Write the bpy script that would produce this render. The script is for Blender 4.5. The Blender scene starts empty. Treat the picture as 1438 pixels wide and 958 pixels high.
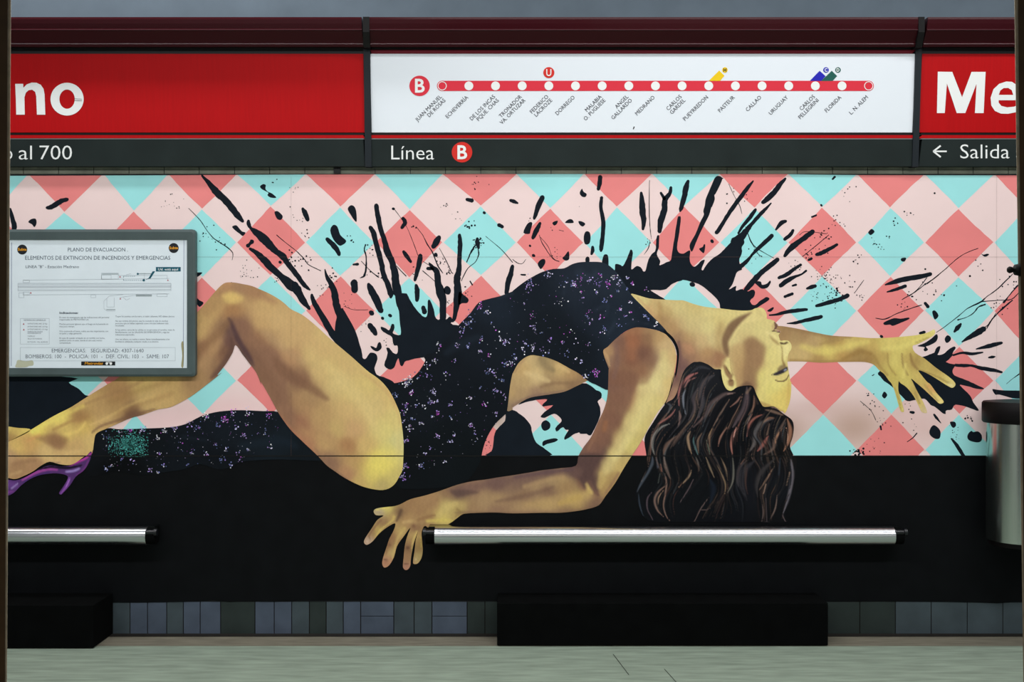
import bpy, math, random
import numpy as np
from mathutils import Vector
from mathutils.geometry import delaunay_2d_cdt

random.seed(7)
rng = np.random.RandomState(7)
scene = bpy.context.scene
C = scene.collection

# ------------------------------------------------------------------ camera, world, lights, exposure
FOC = 1500.0            # focal length in pixels of the 1438 px wide frame
DIST = 6.0              # camera to wall
EYE = 1.65
CX, CY = 719.0, 479.0

cam_d = bpy.data.cameras.new('camera')
cam_d.sensor_fit = 'HORIZONTAL'
cam_d.sensor_width = 36.0
cam_d.lens = FOC * 36.0 / 1438.0
cam_d.clip_start = 0.05
cam = bpy.data.objects.new('camera', cam_d)
cam.location = (0, -DIST, EYE)
cam.rotation_euler = (math.pi / 2, 0, 0)
C.objects.link(cam)
scene.camera = cam

world = bpy.data.worlds.new('station_air')
scene.world = world
world.use_nodes = True
world.node_tree.nodes['Background'].inputs[0].default_value = (0.80, 0.90, 1.0, 1)
world.node_tree.nodes['Background'].inputs[1].default_value = 0.10


def strip_light(name, x, y, z, length, width, power, color=(1.0, 0.985, 1.0)):
    d = bpy.data.lights.new(name, 'AREA')
    d.shape = 'RECTANGLE'
    d.size = length
    d.size_y = width
    d.energy = power
    d.color = color
    o = bpy.data.objects.new(name, d)
    o.location = (x, y, z)
    C.objects.link(o)
    return o


# two rows of fluorescent strips under the platform ceiling
strip_light('fluorescent_strip_by_wall', -2.75, -0.56, 4.27, 3.9, 0.16, 46)
strip_light('fluorescent_strip_over_platform', 1.9, -1.15, 4.27, 5.2, 0.20, 58)
strip_light('fluorescent_row_over_edge', 0.0, -3.7, 4.25, 9.0, 0.30, 316)

# unseen lamp added inside the train car to brighten the jambs
strip_light('jamb_fill_light', 0.0, -6.6, 2.35, 1.2, 0.15, 22.0, (1.0, 0.93, 0.8))

scene.view_settings.view_transform = 'Standard'
scene.view_settings.look = 'None'
scene.view_settings.gamma = 1.0
scene.view_settings.exposure = 0.0
scene.view_settings.use_curve_mapping = False

# ------------------------------------------------------------------ helpers


def s2l(c):
    c = np.asarray(c, float)
    return np.where(c <= 0.04045, c / 12.92, ((c + 0.055) / 1.055) ** 2.4)


def hexc(h):
    h = h.lstrip('#')
    return np.array([int(h[i:i + 2], 16) / 255.0 for i in (0, 2, 4)])


def unp(px, py, Y=0.0):
    d = DIST + Y
    return ((px - CX) * d / FOC, Y, EYE + (CY - py) * d / FOC)


def lit(px, py):
    """how strongly the strips light the wall at a place (measured), used to read paint colours out of the photo"""
    return 1.0 - 0.17 * ((px - 719) / 659.0) ** 2 - 0.16 * (py - 290) / 290.0


MATS = {}


def mat(name, color, rough=0.6, metal=0.0, spec=0.3, noise=0.0, scale=30.0, bump=0.0, attr=False, coat=0.0, stretch=None):
    if name in MATS:
        return MATS[name]
    m = bpy.data.materials.new(name)
    m.use_nodes = True
    nt = m.node_tree
    b = nt.nodes['Principled BSDF']
    b.inputs['Roughness'].default_value = rough
    b.inputs['Metallic'].default_value = metal
    b.inputs['Specular IOR Level'].default_value = spec
    b.inputs['Coat Weight'].default_value = coat
    lin = s2l(hexc(color)) if isinstance(color, str) else np.array(color)
    src = None
    if attr:
        a = nt.nodes.new('ShaderNodeAttribute')
        a.attribute_name = 'Col'
        src = a.outputs['Color']
    if noise > 0 or bump > 0:
        tc = nt.nodes.new('ShaderNodeTexCoord')
        mp = nt.nodes.new('ShaderNodeMapping')
        if stretch:
            mp.inputs['Scale'].default_value = stretch
        nt.links.new(tc.outputs['Object'], mp.inputs['Vector'])
        n = nt.nodes.new('ShaderNodeTexNoise')
        n.inputs['Scale'].default_value = scale
        n.inputs['Detail'].default_value = 6
        nt.links.new(mp.outputs[0], n.inputs['Vector'])
        if noise > 0:
            mr = nt.nodes.new('ShaderNodeMapRange')
            mr.inputs['From Min'].default_value = 0.25
            mr.inputs['From Max'].default_value = 0.75
            mr.inputs['To Min'].default_value = 1 - noise
            mr.inputs['To Max'].default_value = 1 + noise
            nt.links.new(n.outputs['Fac'], mr.inputs['Value'])
            mx = nt.nodes.new('ShaderNodeVectorMath')
            mx.operation = 'SCALE'
            if src:
                nt.links.new(src, mx.inputs[0])
            else:
                mx.inputs[0].default_value = tuple(lin)
            nt.links.new(mr.outputs[0], mx.inputs['Scale'])
            nt.links.new(mx.outputs[0], b.inputs['Base Color'])
        if bump > 0:
            bp = nt.nodes.new('ShaderNodeBump')
            bp.inputs['Strength'].default_value = bump
            bp.inputs['Distance'].default_value = 0.002
            nt.links.new(n.outputs['Fac'], bp.inputs['Height'])
            nt.links.new(bp.outputs[0], b.inputs['Normal'])
    if noise <= 0:
        if src:
            nt.links.new(src, b.inputs['Base Color'])
        else:
            b.inputs['Base Color'].default_value = (*lin, 1)
    MATS[name] = m
    return m


def new_obj(name, verts, faces, m=None, parent=None, smooth=False, cols=None):
    me = bpy.data.meshes.new(name)
    me.from_pydata([tuple(v) for v in verts], [], [tuple(f) for f in faces])
    if cols is not None:
        at = me.color_attributes.new('Col', 'FLOAT_COLOR', 'POINT')
        buf = np.ones((len(verts), 4), np.float32)
        buf[:, :3] = cols
        at.data.foreach_set('color', buf.ravel())
    if smooth:
        me.polygons.foreach_set('use_smooth', [True] * len(me.polygons))
    me.update()
    o = bpy.data.objects.new(name, me)
    if m:
        me.materials.append(m)
    C.objects.link(o)
    if parent:
        o.parent = parent
        o.matrix_parent_inverse = parent.matrix_world.inverted() if False else o.matrix_parent_inverse
    return o


def empty(name, parent=None):
    o = bpy.data.objects.new(name, None)
    C.objects.link(o)
    if parent:
        o.parent = parent
    return o


def tag(o, label=None, cat=None, group=None, kind=None):
    if label:
        o['label'] = label
    if cat:
        o['category'] = cat
    if group:
        o['group'] = group
    if kind:
        o['kind'] = kind
    return o


BOXF = [(0, 1, 2, 3), (7, 6, 5, 4), (0, 4, 5, 1), (1, 5, 6, 2), (2, 6, 7, 3), (3, 7, 4, 0)]


def box_vf(x0, x1, y0, y1, z0, z1):
    v = [(x0, y0, z0), (x1, y0, z0), (x1, y0, z1), (x0, y0, z1), (x0, y1, z0), (x1, y1, z0), (x1, y1, z1), (x0, y1, z1)]
    return v, BOXF


def box(name, x0, x1, y0, y1, z0, z1, m, parent=None, bevel=0.0):
    v, f = box_vf(x0, x1, y0, y1, z0, z1)
    o = new_obj(name, v, f, m, parent)
    if bevel:
        b = o.modifiers.new('bevel', 'BEVEL')
        b.width = bevel
        b.segments = 2
    return o


def pxbox(name, x0, x1, y0, y1, Yf, Yb, m, parent=None, bevel=0.0):
    """a box whose front face (at depth Yf) covers a pixel rectangle; y0 above y1"""
    a = unp(x0, y1, Yf)
    b = unp(x1, y0, Yf)
    return box(name, a[0], b[0], Yf, Yb, a[2], b[2], m, parent, bevel)


def catmull(pts, n=4, closed=True):
    p = np.array(pts, float)
    N = len(p)
    out = []
    rngi = range(N) if closed else range(N - 1)
    for i in rngi:
        if closed:
            p0, p1, p2, p3 = p[(i - 1) % N], p[i], p[(i + 1) % N], p[(i + 2) % N]
        else:
            p0, p1, p2, p3 = p[max(i - 1, 0)], p[i], p[i + 1], p[min(i + 2, N - 1)]
        for k in range(n):
            t = k / n
            out.append(0.5 * ((2 * p1) + (-p0 + p2) * t + (2 * p0 - 5 * p1 + 4 * p2 - p3) * t * t + (-p0 + 3 * p1 - 3 * p2 + p3) * t ** 3))
    if not closed:
        out.append(p[-1])
    return np.array(out)


def inside(poly, pts):
    x, y = pts[:, 0], pts[:, 1]
    res = np.zeros(len(pts), bool)
    n = len(poly)
    j = n - 1
    for i in range(n):
        xi, yi = poly[i]
        xj, yj = poly[j]
        c = ((yi > y) != (yj > y))
        if c.any():
            xx = (xj - xi) * (y - yi) / (yj - yi + 1e-12) + xi
            res ^= c & (x < xx)
        j = i
    return res


def seg_dist(p, a, b):
    d = b - a
    t = np.clip(((p - a) @ d) / (d @ d + 1e-12), 0, 1)
    q = p - a - t[:, None] * d
    return np.sqrt((q * q).sum(1)), t


def fill(poly, step=None, jitter=0.25):
    """triangulate a pixel polygon, with an inner grid of points when step is set -> verts (n,2), faces"""
    poly = np.asarray(poly, float)
    vs = [Vector((float(a), float(b))) for a, b in poly]
    nb = len(vs)
    if step:
        lo, hi = poly.min(0), poly.max(0)
        gx, gy = np.meshgrid(np.arange(lo[0], hi[0], step), np.arange(lo[1], hi[1], step))
        g = np.stack([gx.ravel(), gy.ravel()], 1)
        g[:, 0] += ((np.arange(len(g)) // gx.shape[1]) % 2) * step * 0.5
        g = g[inside(poly, g)]
        md = np.full(len(g), 1e9)
        for i in range(nb):
            a, b = poly[i], poly[(i + 1) % nb]
            near = (np.abs(g[:, 0] - (a[0] + b[0]) / 2) < 30) & (np.abs(g[:, 1] - (a[1] + b[1]) / 2) < 30)
            if near.any():
                d, _ = seg_dist(g[near], a, b)
                md[near] = np.minimum(md[near], d)
        g = g[md > step * 0.45]
        vs += [Vector((float(a), float(b))) for a, b in g]
    r = delaunay_2d_cdt(vs, [], [list(range(nb))], 1, 1e-4)
    return np.array([tuple(v) for v in r[0]]), [tuple(f) for f in r[2]]


def fill_hole(outer, hole):
    pts = [Vector((float(a), float(b))) for a, b in list(outer) + list(hole)]
    n, h = len(outer), len(hole)
    ed = [(i, (i + 1) % n) for i in range(n)] + [(n + i, n + (i + 1) % h) for i in range(h)]
    r = delaunay_2d_cdt(pts, ed, [], 0, 1e-4)
    v = np.array([tuple(q) for q in r[0]])
    f = [tuple(q) for q in r[2]]
    c = np.array([v[list(q)].mean(0) for q in f])
    ok = inside(np.asarray(outer), c) & ~inside(np.asarray(hole), c)
    return v, [q for q, k in zip(f, ok) if k]


LAYER = 0.0003


def wall_verts(v2, layer):
    Y = -LAYER * layer
    return [unp(a, b, 0.0)[0:1] + (Y,) + unp(a, b, 0.0)[2:] for a, b in v2]


def fix_wind(v2, faces):
    out = []
    for f in faces:
        a, b, c = v2[f[0]], v2[f[1]], v2[f[2]]
        ar = (b[0] - a[0]) * (c[1] - a[1]) - (c[0] - a[0]) * (b[1] - a[1])
        out.append(tuple(f) if ar < 0 else tuple(reversed(f)))   # pixel y points down
    return out


ZS = 5.9875
ZO = dict(A=(0, 240), B=(240, 240), C=(480, 240), D=(720, 240), E=(960, 240), F=(1198, 240),
          G=(240, 380), H=(480, 380), I=(720, 380), J=(960, 380), K=(1198, 380),
          L=(0, 520), M=(240, 520), N=(480, 520), O=(720, 520), P=(960, 520), Q=(1198, 520),
          R=(0, 640), S=(480, 660), U=(720, 640), V=(880, 480), W=(880, 600),
          X=(240, 379, 2.966), Y=(920, 407, 5.117), Z=(491, 534, 3.099))


def zp(text):
    """'I 10,20 30,40 O 5,6' -> wall pixel coordinates (letters name the tile the numbers are measured in); a third number is a radius"""
    out = []
    ox, oy, k = 0, 0, ZS
    for w in text.split():
        if w[0].isalpha():
            ox, oy = ZO[w][:2]
            k = ZO[w][2] if len(ZO[w]) > 2 else ZS
        else:
            n = [float(t) for t in w.split(',')]
            row = [ox + n[0] / k, oy + n[1] / k]
            if len(n) > 2:
                row.append(n[2] / k)
            out.append(row)
    return np.array(out)


def samples(text):
    """'G 1,2,AABBCC ...' -> positions, srgb colours"""
    pos, col = [], []
    ox, oy = 0, 0
    for w in text.split():
        if w[0].isalpha() and ',' not in w:
            ox, oy = ZO[w]
        else:
            x, y, h = w.split(',')
            pos.append((ox + float(x) / ZS, oy + float(y) / ZS))
            col.append(hexc(h))
    return np.array(pos), np.array(col)


def stroke_poly(p, rough=0.0, sub=4):
    """outline of a brush stroke given as points with radii"""
    q = catmull(p, sub, closed=False)
    xy, r = q[:, :2], np.maximum(q[:, 2], 0.15)
    t = np.gradient(xy, axis=0)
    t /= np.linalg.norm(t, axis=1)[:, None] + 1e-9
    nrm = np.stack([-t[:, 1], t[:, 0]], 1)
    jl = 1 + rough * rng.uniform(-1, 1, len(q))
    jr = 1 + rough * rng.uniform(-1, 1, len(q))
    left = xy + nrm * (r * jl)[:, None]
    right = xy - nrm * (r * jr)[:, None]

    def cap(c, d, n, r):
        return [c + r * (math.cos(a) * n + math.sin(a) * d) for a in (math.pi / 4, math.pi / 2, 3 * math.pi / 4)]
    end = cap(xy[-1], t[-1], nrm[-1], r[-1] * 0.9)
    start = cap(xy[0], -t[0], -nrm[0], r[0] * 0.9)
    return np.array(list(left) + end + list(right[::-1]) + start)


def paint_layer(name, poly, layer, m, parent, step=None, cols=None):
    v, f = fill(poly, step)
    return new_obj(name, wall_verts(v, layer), fix_wind(v, f), m, parent, cols=None if cols is None else cols(v))


def painter(smp, strokes, soft=9.0, base=None, feather=0.3, desat=0.13, tint=(1.005, 0.985, 1.0)):
    """colour field: scattered colour samples blended smoothly, then soft brush strokes"""
    pos, col = samples(smp) if smp else (None, None)
    st = []
    for s in strokes:
        st.append((zp(s[0]), hexc(s[1]), s[2], s[3] if len(s) > 3 else None))

    def f(v):
        if pos is not None:
            d2 = ((v[:, None, :] - pos[None]) ** 2).sum(2)
            w = 1.0 / (d2 + soft * soft) ** 2
            c = (w @ col) / w.sum(1)[:, None]
        else:
            c = np.tile(hexc(base), (len(v), 1))
        for p, h, op, fe in st:
            al = np.zeros(len(v))
            if fe is not None:          # a soft-edged patch
                q = catmull(p[:, :2], 4)
                ins = inside(q, v)
                dm = np.full(len(v), 1e9)
                for i in range(len(q)):
                    d, t = seg_dist(v, q[i], q[(i + 1) % len(q)])
                    dm = np.minimum(dm, d)
                sd = np.where(ins, dm, -dm)
                k = np.clip(sd / (2 * fe) + 0.5, 0, 1)
                al = k * k * (3 - 2 * k) * op
                c = c * (1 - al[:, None]) + h * al[:, None]
                continue
            if len(p) == 1:
                p = np.array([p[0], p[0] + [0.01, 0, 0]])
            q = catmull(p, 5, closed=False) if len(p) > 2 else p
            mg = q[:, 2].max() * (1.3 + feather) + 1
            lo, hi = q[:, :2].min(0) - mg, q[:, :2].max(0) + mg
            ix = np.where((v[:, 0] > lo[0]) & (v[:, 0] < hi[0]) & (v[:, 1] > lo[1]) & (v[:, 1] < hi[1]))[0]
            if len(ix) == 0:
                continue
            vv_, al = v[ix], np.zeros(len(ix))
            for i in range(len(q) - 1):
                d, t = seg_dist(vv_, q[i, :2], q[i + 1, :2])
                r = q[i, 2] + (q[i + 1, 2] - q[i, 2]) * t
                k = np.clip((1.25 + feather - d / np.maximum(r, 0.3)) / (0.75 + 2 * feather), 0, 1)
                al = np.maximum(al, k * k * (3 - 2 * k))
            al *= op
            c[ix] = c[ix] * (1 - al[:, None]) + h * al[:, None]
        c = c * np.array(tint)
        c = c * (1 - desat) + c.mean(1)[:, None] * desat
        # faint brush grain
        g = 1 + 0.025 * np.sin(v[:, 0] * 0.9 + 3 * np.sin(v[:, 1] * 0.35)) * np.sin(v[:, 1] * 0.7 + v[:, 0] * 0.2)
        L = np.array([lit(a, b) for a, b in v])
        return np.clip(s2l(np.clip(c * g[:, None], 0, 1)) / L[:, None], 0, 0.95)
    return f


def text2d(s, bold=0.0, res=3):
    c = bpy.data.curves.new('t', 'FONT')
    c.body = s
    c.resolution_u = res
    c.offset = bold
    o = bpy.data.objects.new('t', c)
    me = bpy.data.meshes.new_from_object(o)
    v = np.array([(q.co.x, q.co.y) for q in me.vertices]).reshape(-1, 2)
    f = [tuple(p.vertices) for p in me.polygons]
    bpy.data.objects.remove(o)
    bpy.data.meshes.remove(me)
    bpy.data.curves.remove(c)
    return v, f


CAP = 0.682


def text_px(s, x, y, cap, width=None, align='l', bold=0.0, rot=0.0, xs=1.0, res=3):
    """text as pixel-space verts; baseline at y; width forces the total width in pixels"""
    v, f = text2d(s, bold, res)
    v = v * (cap / CAP)
    w0, w1 = v[:, 0].min(), v[:, 0].max()
    k = width / (w1 - w0) if width else xs
    v[:, 0] = (v[:, 0] - w0) * k
    w = v[:, 0].max()
    if align == 'r':
        v[:, 0] -= w
    elif align == 'c':
        v[:, 0] -= w / 2
    ca, sa = math.cos(rot), math.sin(rot)
    X = v[:, 0] * ca - v[:, 1] * sa
    Yy = v[:, 0] * sa + v[:, 1] * ca
    return np.stack([x + X, y - Yy], 1), f


def disc2d(cx, cy, r, n=28, ry=None):
    return np.array([(cx + r * math.cos(2 * math.pi * i / n), cy + (ry or r) * math.sin(2 * math.pi * i / n)) for i in range(n)])


def merge2d(parts):
    V, Fc = [], []
    for v, f in parts:
        k = len(V)
        V += [tuple(a) for a in v]
        Fc += [tuple(i + k for i in q) for q in f]
    return V, Fc


def ring2d(cx, cy, r0, r1, n=28):
    v = list(disc2d(cx, cy, r0, n)) + list(disc2d(cx, cy, r1, n))
    return v, [(i, (i + 1) % n, n + (i + 1) % n, n + i) for i in range(n)]


def rect2d(x0, y0, x1, y1):
    return [(x0, y1), (x1, y1), (x1, y0), (x0, y0)], [(0, 1, 2, 3)]


def line2d(x0, y0, x1, y1, w):
    d = np.array([x1 - x0, y1 - y0], float)
    d /= np.linalg.norm(d) + 1e-9
    n = np.array([-d[1], d[0]]) * w / 2
    a, b = np.array([x0, y0]), np.array([x1, y1])
    return [a + n, a - n, b - n, b + n], [(0, 1, 2, 3)]


def flat(name, parts, mapf, m, parent, lift=0.0):
    V, Fc = merge2d(parts)
    return new_obj(name, [mapf(a, b, lift) for a, b in V], Fc, m, parent)

# ------------------------------------------------------------------ the setting
m_concrete = mat('grey_concrete', '5E6B75', 0.8, spec=0.2, noise=0.10, scale=5, bump=0.2)
m_ceiling = mat('pale_ceiling', '9AA09E', 0.9, noise=0.05, scale=4)
m_board = mat('dark_board', '15181A', 0.7)
m_black = mat('black_paint', '0B0D0F', 0.6, spec=0.08, noise=0.25, scale=9)
m_matt_black = mat('matt_black_paint', '060707', 0.9, spec=0.05, noise=0.3, scale=14)
m_tile = mat('dark_slate_tile', '404B50', 0.5, spec=0.2, noise=0.22, scale=7, bump=0.1)
m_tile2 = mat('blue_slate_tile', '485260', 0.5, spec=0.2, noise=0.2, scale=8, bump=0.1)
m_tile3 = mat('green_slate_tile', '2A3331', 0.55, spec=0.2, noise=0.2, scale=8, bump=0.1)
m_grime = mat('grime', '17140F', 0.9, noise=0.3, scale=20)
m_toptile = mat('olive_grey_tile', '6A6E60', 0.5, noise=0.35, scale=11)
m_floor = mat('greenish_stone_floor', '829081', 0.6, spec=0.25, noise=0.28, scale=7, bump=0.15, stretch=(0.6, 4.0, 1))
m_border = mat('floor_border_stone', '6E6A5C', 0.7, noise=0.3, scale=12, stretch=(0.5, 3, 1))
m_joint = mat('dark_joint', '0E0E0D', 0.9)

wall = box('wall_back', -7, 7, 0.012, 0.30, 0.0, 4.4, m_concrete)
tag(wall, 'station wall behind the platform', kind='structure')
xs = [-700, 409, 1399, 2100]
ys = [(245, 361), (361, 640), (640, 845)]
for a, b in ys:
    for i in range(3):
        pxbox('wall_panel', xs[i] + 0.3, xs[i + 1] - 0.3, a + 0.3, b - 0.3, 0.0010, 0.014, m_board, wall)
# narrow course of tiles between the mural and the sign
for r, (a, b) in enumerate(((232.0, 238.8), (239.4, 244.2))):
    for k in range(-15, 16):
        x0 = 724.5 + 49.4 * k
        pxbox('tile', x0 + 0.5, x0 + 48.9, a, b, 0.001 if r else 0.0015, 0.013, m_toptile, wall)

base = box('baseboard_back', -7, 7, 0.008, 0.0125, 0.0, 0.19, m_grime)
tag(base, 'dark slate tile skirting along the foot of the wall', kind='structure')
jx = [158, 182.5, 207, 234, 257.4, 281, 309.7, 358, 385, 409.6, 434.4, 458, 482, 506.5, 553, 581.6, 606.6, 656, 681, 706]
jx2 = [1157, 1207.5, 1257.5, 1307.8, 1358.4, 1408.4, 1458.6, 1508]
split = {506.5, 606.6}
tm = [m_tile, m_tile2, m_tile3]
for arr in (jx, jx2):
    for i in range(len(arr) - 1):
        x0, x1 = arr[i] + 0.6, arr[i + 1] - 0.6
        m = tm[1] if x0 < 420 and i % 3 else tm[rng.randint(3)]
        if arr is jx2:
            m = m_tile3 if i < 2 else m_tile
        if arr[i] in split:
            pxbox('skirting_tile', x0, x1, 845.5, 865.3, 0.002, 0.009, m, base, 0.001)
            pxbox('skirting_tile', x0, x1, 866.1, 890.5, 0.002, 0.009, m, base, 0.001)
        else:
            pxbox('skirting_tile', x0, x1, 845.5, 890.5, 0.002 + 0.0015 * rng.rand(), 0.009, m, base, 0.001)

floor = box('floor', -7, 7, -4.45, 0.30, -0.3, 0.0, m_floor)
tag(floor, 'greenish grey stone platform floor', kind='structure')
box('floor_border', -7, 7, -0.225, 0.0, 0.0, 0.002, m_border, floor)
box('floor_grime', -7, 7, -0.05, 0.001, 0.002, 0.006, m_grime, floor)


def on_floor(px, py):
    d = FOC * EYE / (py - CY)
    return ((px - CX) * d / FOC, d - DIST)


for a, b in (((861, 919), (883, 948)), ((933, 940), (951, 960))):
    p, q = np.array(on_floor(*a)), np.array(on_floor(*b))
    n = np.array([q[1] - p[1], p[0] - q[0]])
    n = n / np.linalg.norm(n) * 0.0018
    vv = [(*(p + n), 0.0012), (*(p - n), 0.0012), (*(q - n), 0.0012), (*(q + n), 0.0012)]
    new_obj('floor_crack', vv, [(3, 2, 1, 0)], m_joint, floor)

ceil = box('ceiling', -7, 7, -4.6, 0.3, 4.4, 4.6, m_ceiling)
tag(ceil, 'station ceiling above the platform', kind='structure')

# ------------------------------------------------------------------ train doorway the view looks out of
m_jamb = mat('dark_brown_jamb', '3E2C14', 0.6, spec=0.3, noise=0.2, scale=60)
m_edge = mat('worn_aluminium_edge', 'D8CEB4', 0.5, metal=0.0, noise=0.25, scale=90)
m_rubber = mat('black_rubber', '0A0908', 0.8)
door = empty('door_1')
tag(door, 'dark brown train doorway framing the view', kind='structure')
JY = -4.8


def slant(name, e0, e1, w0, w1, Yf, Yb, m):
    """vertical bar between two slanted pixel edges; e = (x at frame top, x at frame bottom)"""
    def at(e, py):
        return e[0] + (e[1] - e[0]) * py / 958.0
    t, b = -900, 1900
    v = []
    for Y in (Yf, Yb):
        for py in (b, t):
            z = max(unp(0, py, JY)[2], 0.0)
            l = unp(at(e0, py), py, Y)
            r = unp(at(e1, py), py, Y)
            row = [(l[0], Y, z), (r[0], Y, z)]
            v += row if py == b else row[::-1]
    return new_obj(name, v, BOXF, m, door)


slant('jamb', (-160, -166), (10.8, 7.0), 0, 0, JY, JY + 0.10, m_jamb)
slant('edge_trim', (10.8, 7.0), (15.2, 9.6), 0, 0, JY + 0.012, JY + 0.06, m_edge)
slant('jamb', (1429.5, 1439.5), (1600, 1610), 0, 0, JY, JY + 0.10, m_jamb)
slant('edge_trim', (1424.8, 1437.0), (1429.5, 1439.5), 0, 0, JY + 0.012, JY + 0.06, m_edge)
# small latch stud on the jamb
pt = unp(1418, 379, JY + 0.01)
vv, ff = [], []
NS = 14
prof = [(1414.5, 0.6), (1415.2, 3.4), (1417.5, 5.0), (1420.5, 4.4), (1422.5, 3.2), (1425, 3.0), (1425.4, 7.6), (1431, 8.6), (1436, 8.6)]
for x, r in prof:
    for k in range(NS):
        a = 2 * math.pi * k / NS
        c = unp(x, 379, JY + 0.01)
        vv.append((c[0], c[1] + r * 0.0008 * math.sin(a), c[2] + r * 0.0008 * math.cos(a)))
for i in range(len(prof) - 1):
    for k in range(NS):
        ff.append((i * NS + k, i * NS + (k + 1) % NS, (i + 1) * NS + (k + 1) % NS, (i + 1) * NS + k))
ff.append(tuple(range(NS)))
new_obj('latch_stud', vv, ff, m_rubber, door, smooth=True)

# unseen pale train flank, added to reflect light into the steel rails
m_train = mat('pale_train_paint', 'C9CCC8', 0.35, spec=0.4)
train = empty('wall_train_bounce')
tag(train, 'unseen pale train side around the doorway, added to brighten the rail reflections', kind='structure')
box('bounce_panel', -6.0, -0.72, JY + 0.02, JY + 0.10, 0.05, 2.9, m_train, train)
box('bounce_panel', 0.72, 6.0, JY + 0.02, JY + 0.10, 0.05, 2.9, m_train, train)
box('bounce_panel', -0.72, 0.72, JY + 0.02, JY + 0.10, 2.45, 2.9, m_train, train)

# ------------------------------------------------------------------ sign band
m_red = mat('red_sign_enamel', 'B4080E', 0.5, spec=0.12, noise=0.06, scale=14, stretch=(6, 1, 0.4))
m_white = mat('white_sign_face', 'E8EFF5', 0.4, spec=0.3)
m_slate = mat('slate_sign_band', '232B2A', 0.55, spec=0.1, noise=0.15, scale=6)
m_signblack = mat('sign_black', '0B0A0B', 0.5)
m_alu = mat('sign_aluminium', '8A8F90', 0.35, metal=0.6)
m_post = mat('charcoal_post', '1C2328', 0.5, spec=0.2)
m_canopy = mat('maroon_gloss_canopy', '380610', 0.3, spec=0.18, coat=0.05)
m_red_shaded = mat('red_strip_shaded', '6A1422', 0.5, spec=0.15)  # red darkened to carry the canopy's shade in its colour
m_letter = mat('white_lettering', 'F1F4F2', 0.5)
m_line = mat('map_line_red', 'DE2A3E', 0.5)
m_badge = mat('badge_red', 'D8281C', 0.5)
m_ink = mat('map_ink', '08081E', 0.6)
m_yel = mat('map_yellow', 'F3CC00', 0.5)
m_blu = mat('map_blue', '1414B4', 0.5)
m_grn = mat('map_green', '0E5A50', 0.5)


def sign_Y(py):
    return -0.035 - 0.05 * (235 - py) / 160.0


def sp(px, py, lift=0.0):
    return unp(px, py, sign_Y(py) - lift)


def sign_slab(name, x0, x1, y0, y1, front, m, parent, back=0.03):
    """slab lying in the tilted sign plane; x0/x1 may be (top, bottom) pairs"""
    xt0, xb0 = x0 if isinstance(x0, tuple) else (x0, x0)
    xt1, xb1 = x1 if isinstance(x1, tuple) else (x1, x1)
    f = [sp(xb0, y1, front), sp(xb1, y1, front), sp(xt1, y0, front), sp(xt0, y0, front)]
    b = [(a, y + back, z) for a, y, z in f]
    return new_obj(name, f + b, BOXF, m, parent)


def canopy_mesh(name, x0, x1, parent):
    # profile as (pixel row, depth): a lip, a ridge and a hollow soffit running back to the panel
    prof = [(24.0, -0.200), (27, -0.202), (33, -0.196), (40.4, -0.186), (41.0, -0.190), (42.2, -0.190), (42.8, -0.182),
            (47, -0.170), (52, -0.155), (57, -0.140), (60.5, -0.134), (61, -0.138), (62, -0.138), (62.6, -0.134), (64, -0.132), (65.8, -0.126), (66.2, -0.090)]
    v, f = [], []
    pz = [unp(0, py, Y)[2] for py, Y in prof]
    rows = [(0.012, pz[0])] + [(Y, z) for (py, Y), z in zip(prof, pz)] + [(0.012, pz[-1])]
    xa, xb = unp(x0, 40, -0.16)[0], unp(x1, 40, -0.16)[0]
    for Y, z in rows:
        v += [(xa, Y, z), (xb, Y, z)]
    for i in range(len(rows) - 1):
        f.append((2 * i, 2 * i + 1, 2 * i + 3, 2 * i + 2))
    n = len(rows)
    f.append(tuple(2 * i for i in range(n))[::-1])
    f.append(tuple(2 * i + 1 for i in range(n)))
    f.append((0, 2 * n - 2, 2 * n - 1, 1))
    o = new_obj(name, v, [q[::-1] for q in f], m_canopy, parent)
    return o


def sign_unit(name, label, cat, x0, x1, face, cx, group=None):
    e = empty(name)
    tag(e, label, cat, group)
    canopy_mesh('canopy', cx[0], cx[1], e)
    sign_slab('black_gap', x0, x1, 64, 76, -0.004, m_signblack, e)  # black strip in the gap below the canopy
    if face is m_white:
        sign_slab('red_strip', x0, x1, 70, 75.2, 0.001, m_red_shaded, e)
    sign_slab('face_panel', x0, x1, 75.6, 186, 0.0, face, e)
    sign_slab('black_line', x0, x1, 186, 189.6, -0.006, m_signblack, e)  # black line below the face panel
    sign_slab('red_rail', x0, x1, 189.8, 194.2, 0.004, m_red, e)
    sign_slab('light_edge', x0, x1, 194.4, 195.6, 0.003, m_alu, e)
    sign_slab('lower_band', x0, x1, 195.8, 233.6, 0.002, m_slate, e)
    return e


sL = sign_unit('station_sign', 'red station name sign ending in "no" above a dark strip reading "al 700"', 'sign', -420, (510.2, 512.4), m_red, (-420, 509.2))
sM = sign_unit('line_map_sign', 'white line map sign with red line and station names above "Línea B" strip', 'sign', (519.8, 522.0), (1286.0, 1281.0), m_white, (519.0, 1289.6))
sR = sign_unit('station_sign', 'red station name sign starting with "Me" above a dark strip reading "Salida"', 'sign', (1295.0, 1290.0), 1990, m_red, (1299.0, 1990))


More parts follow.
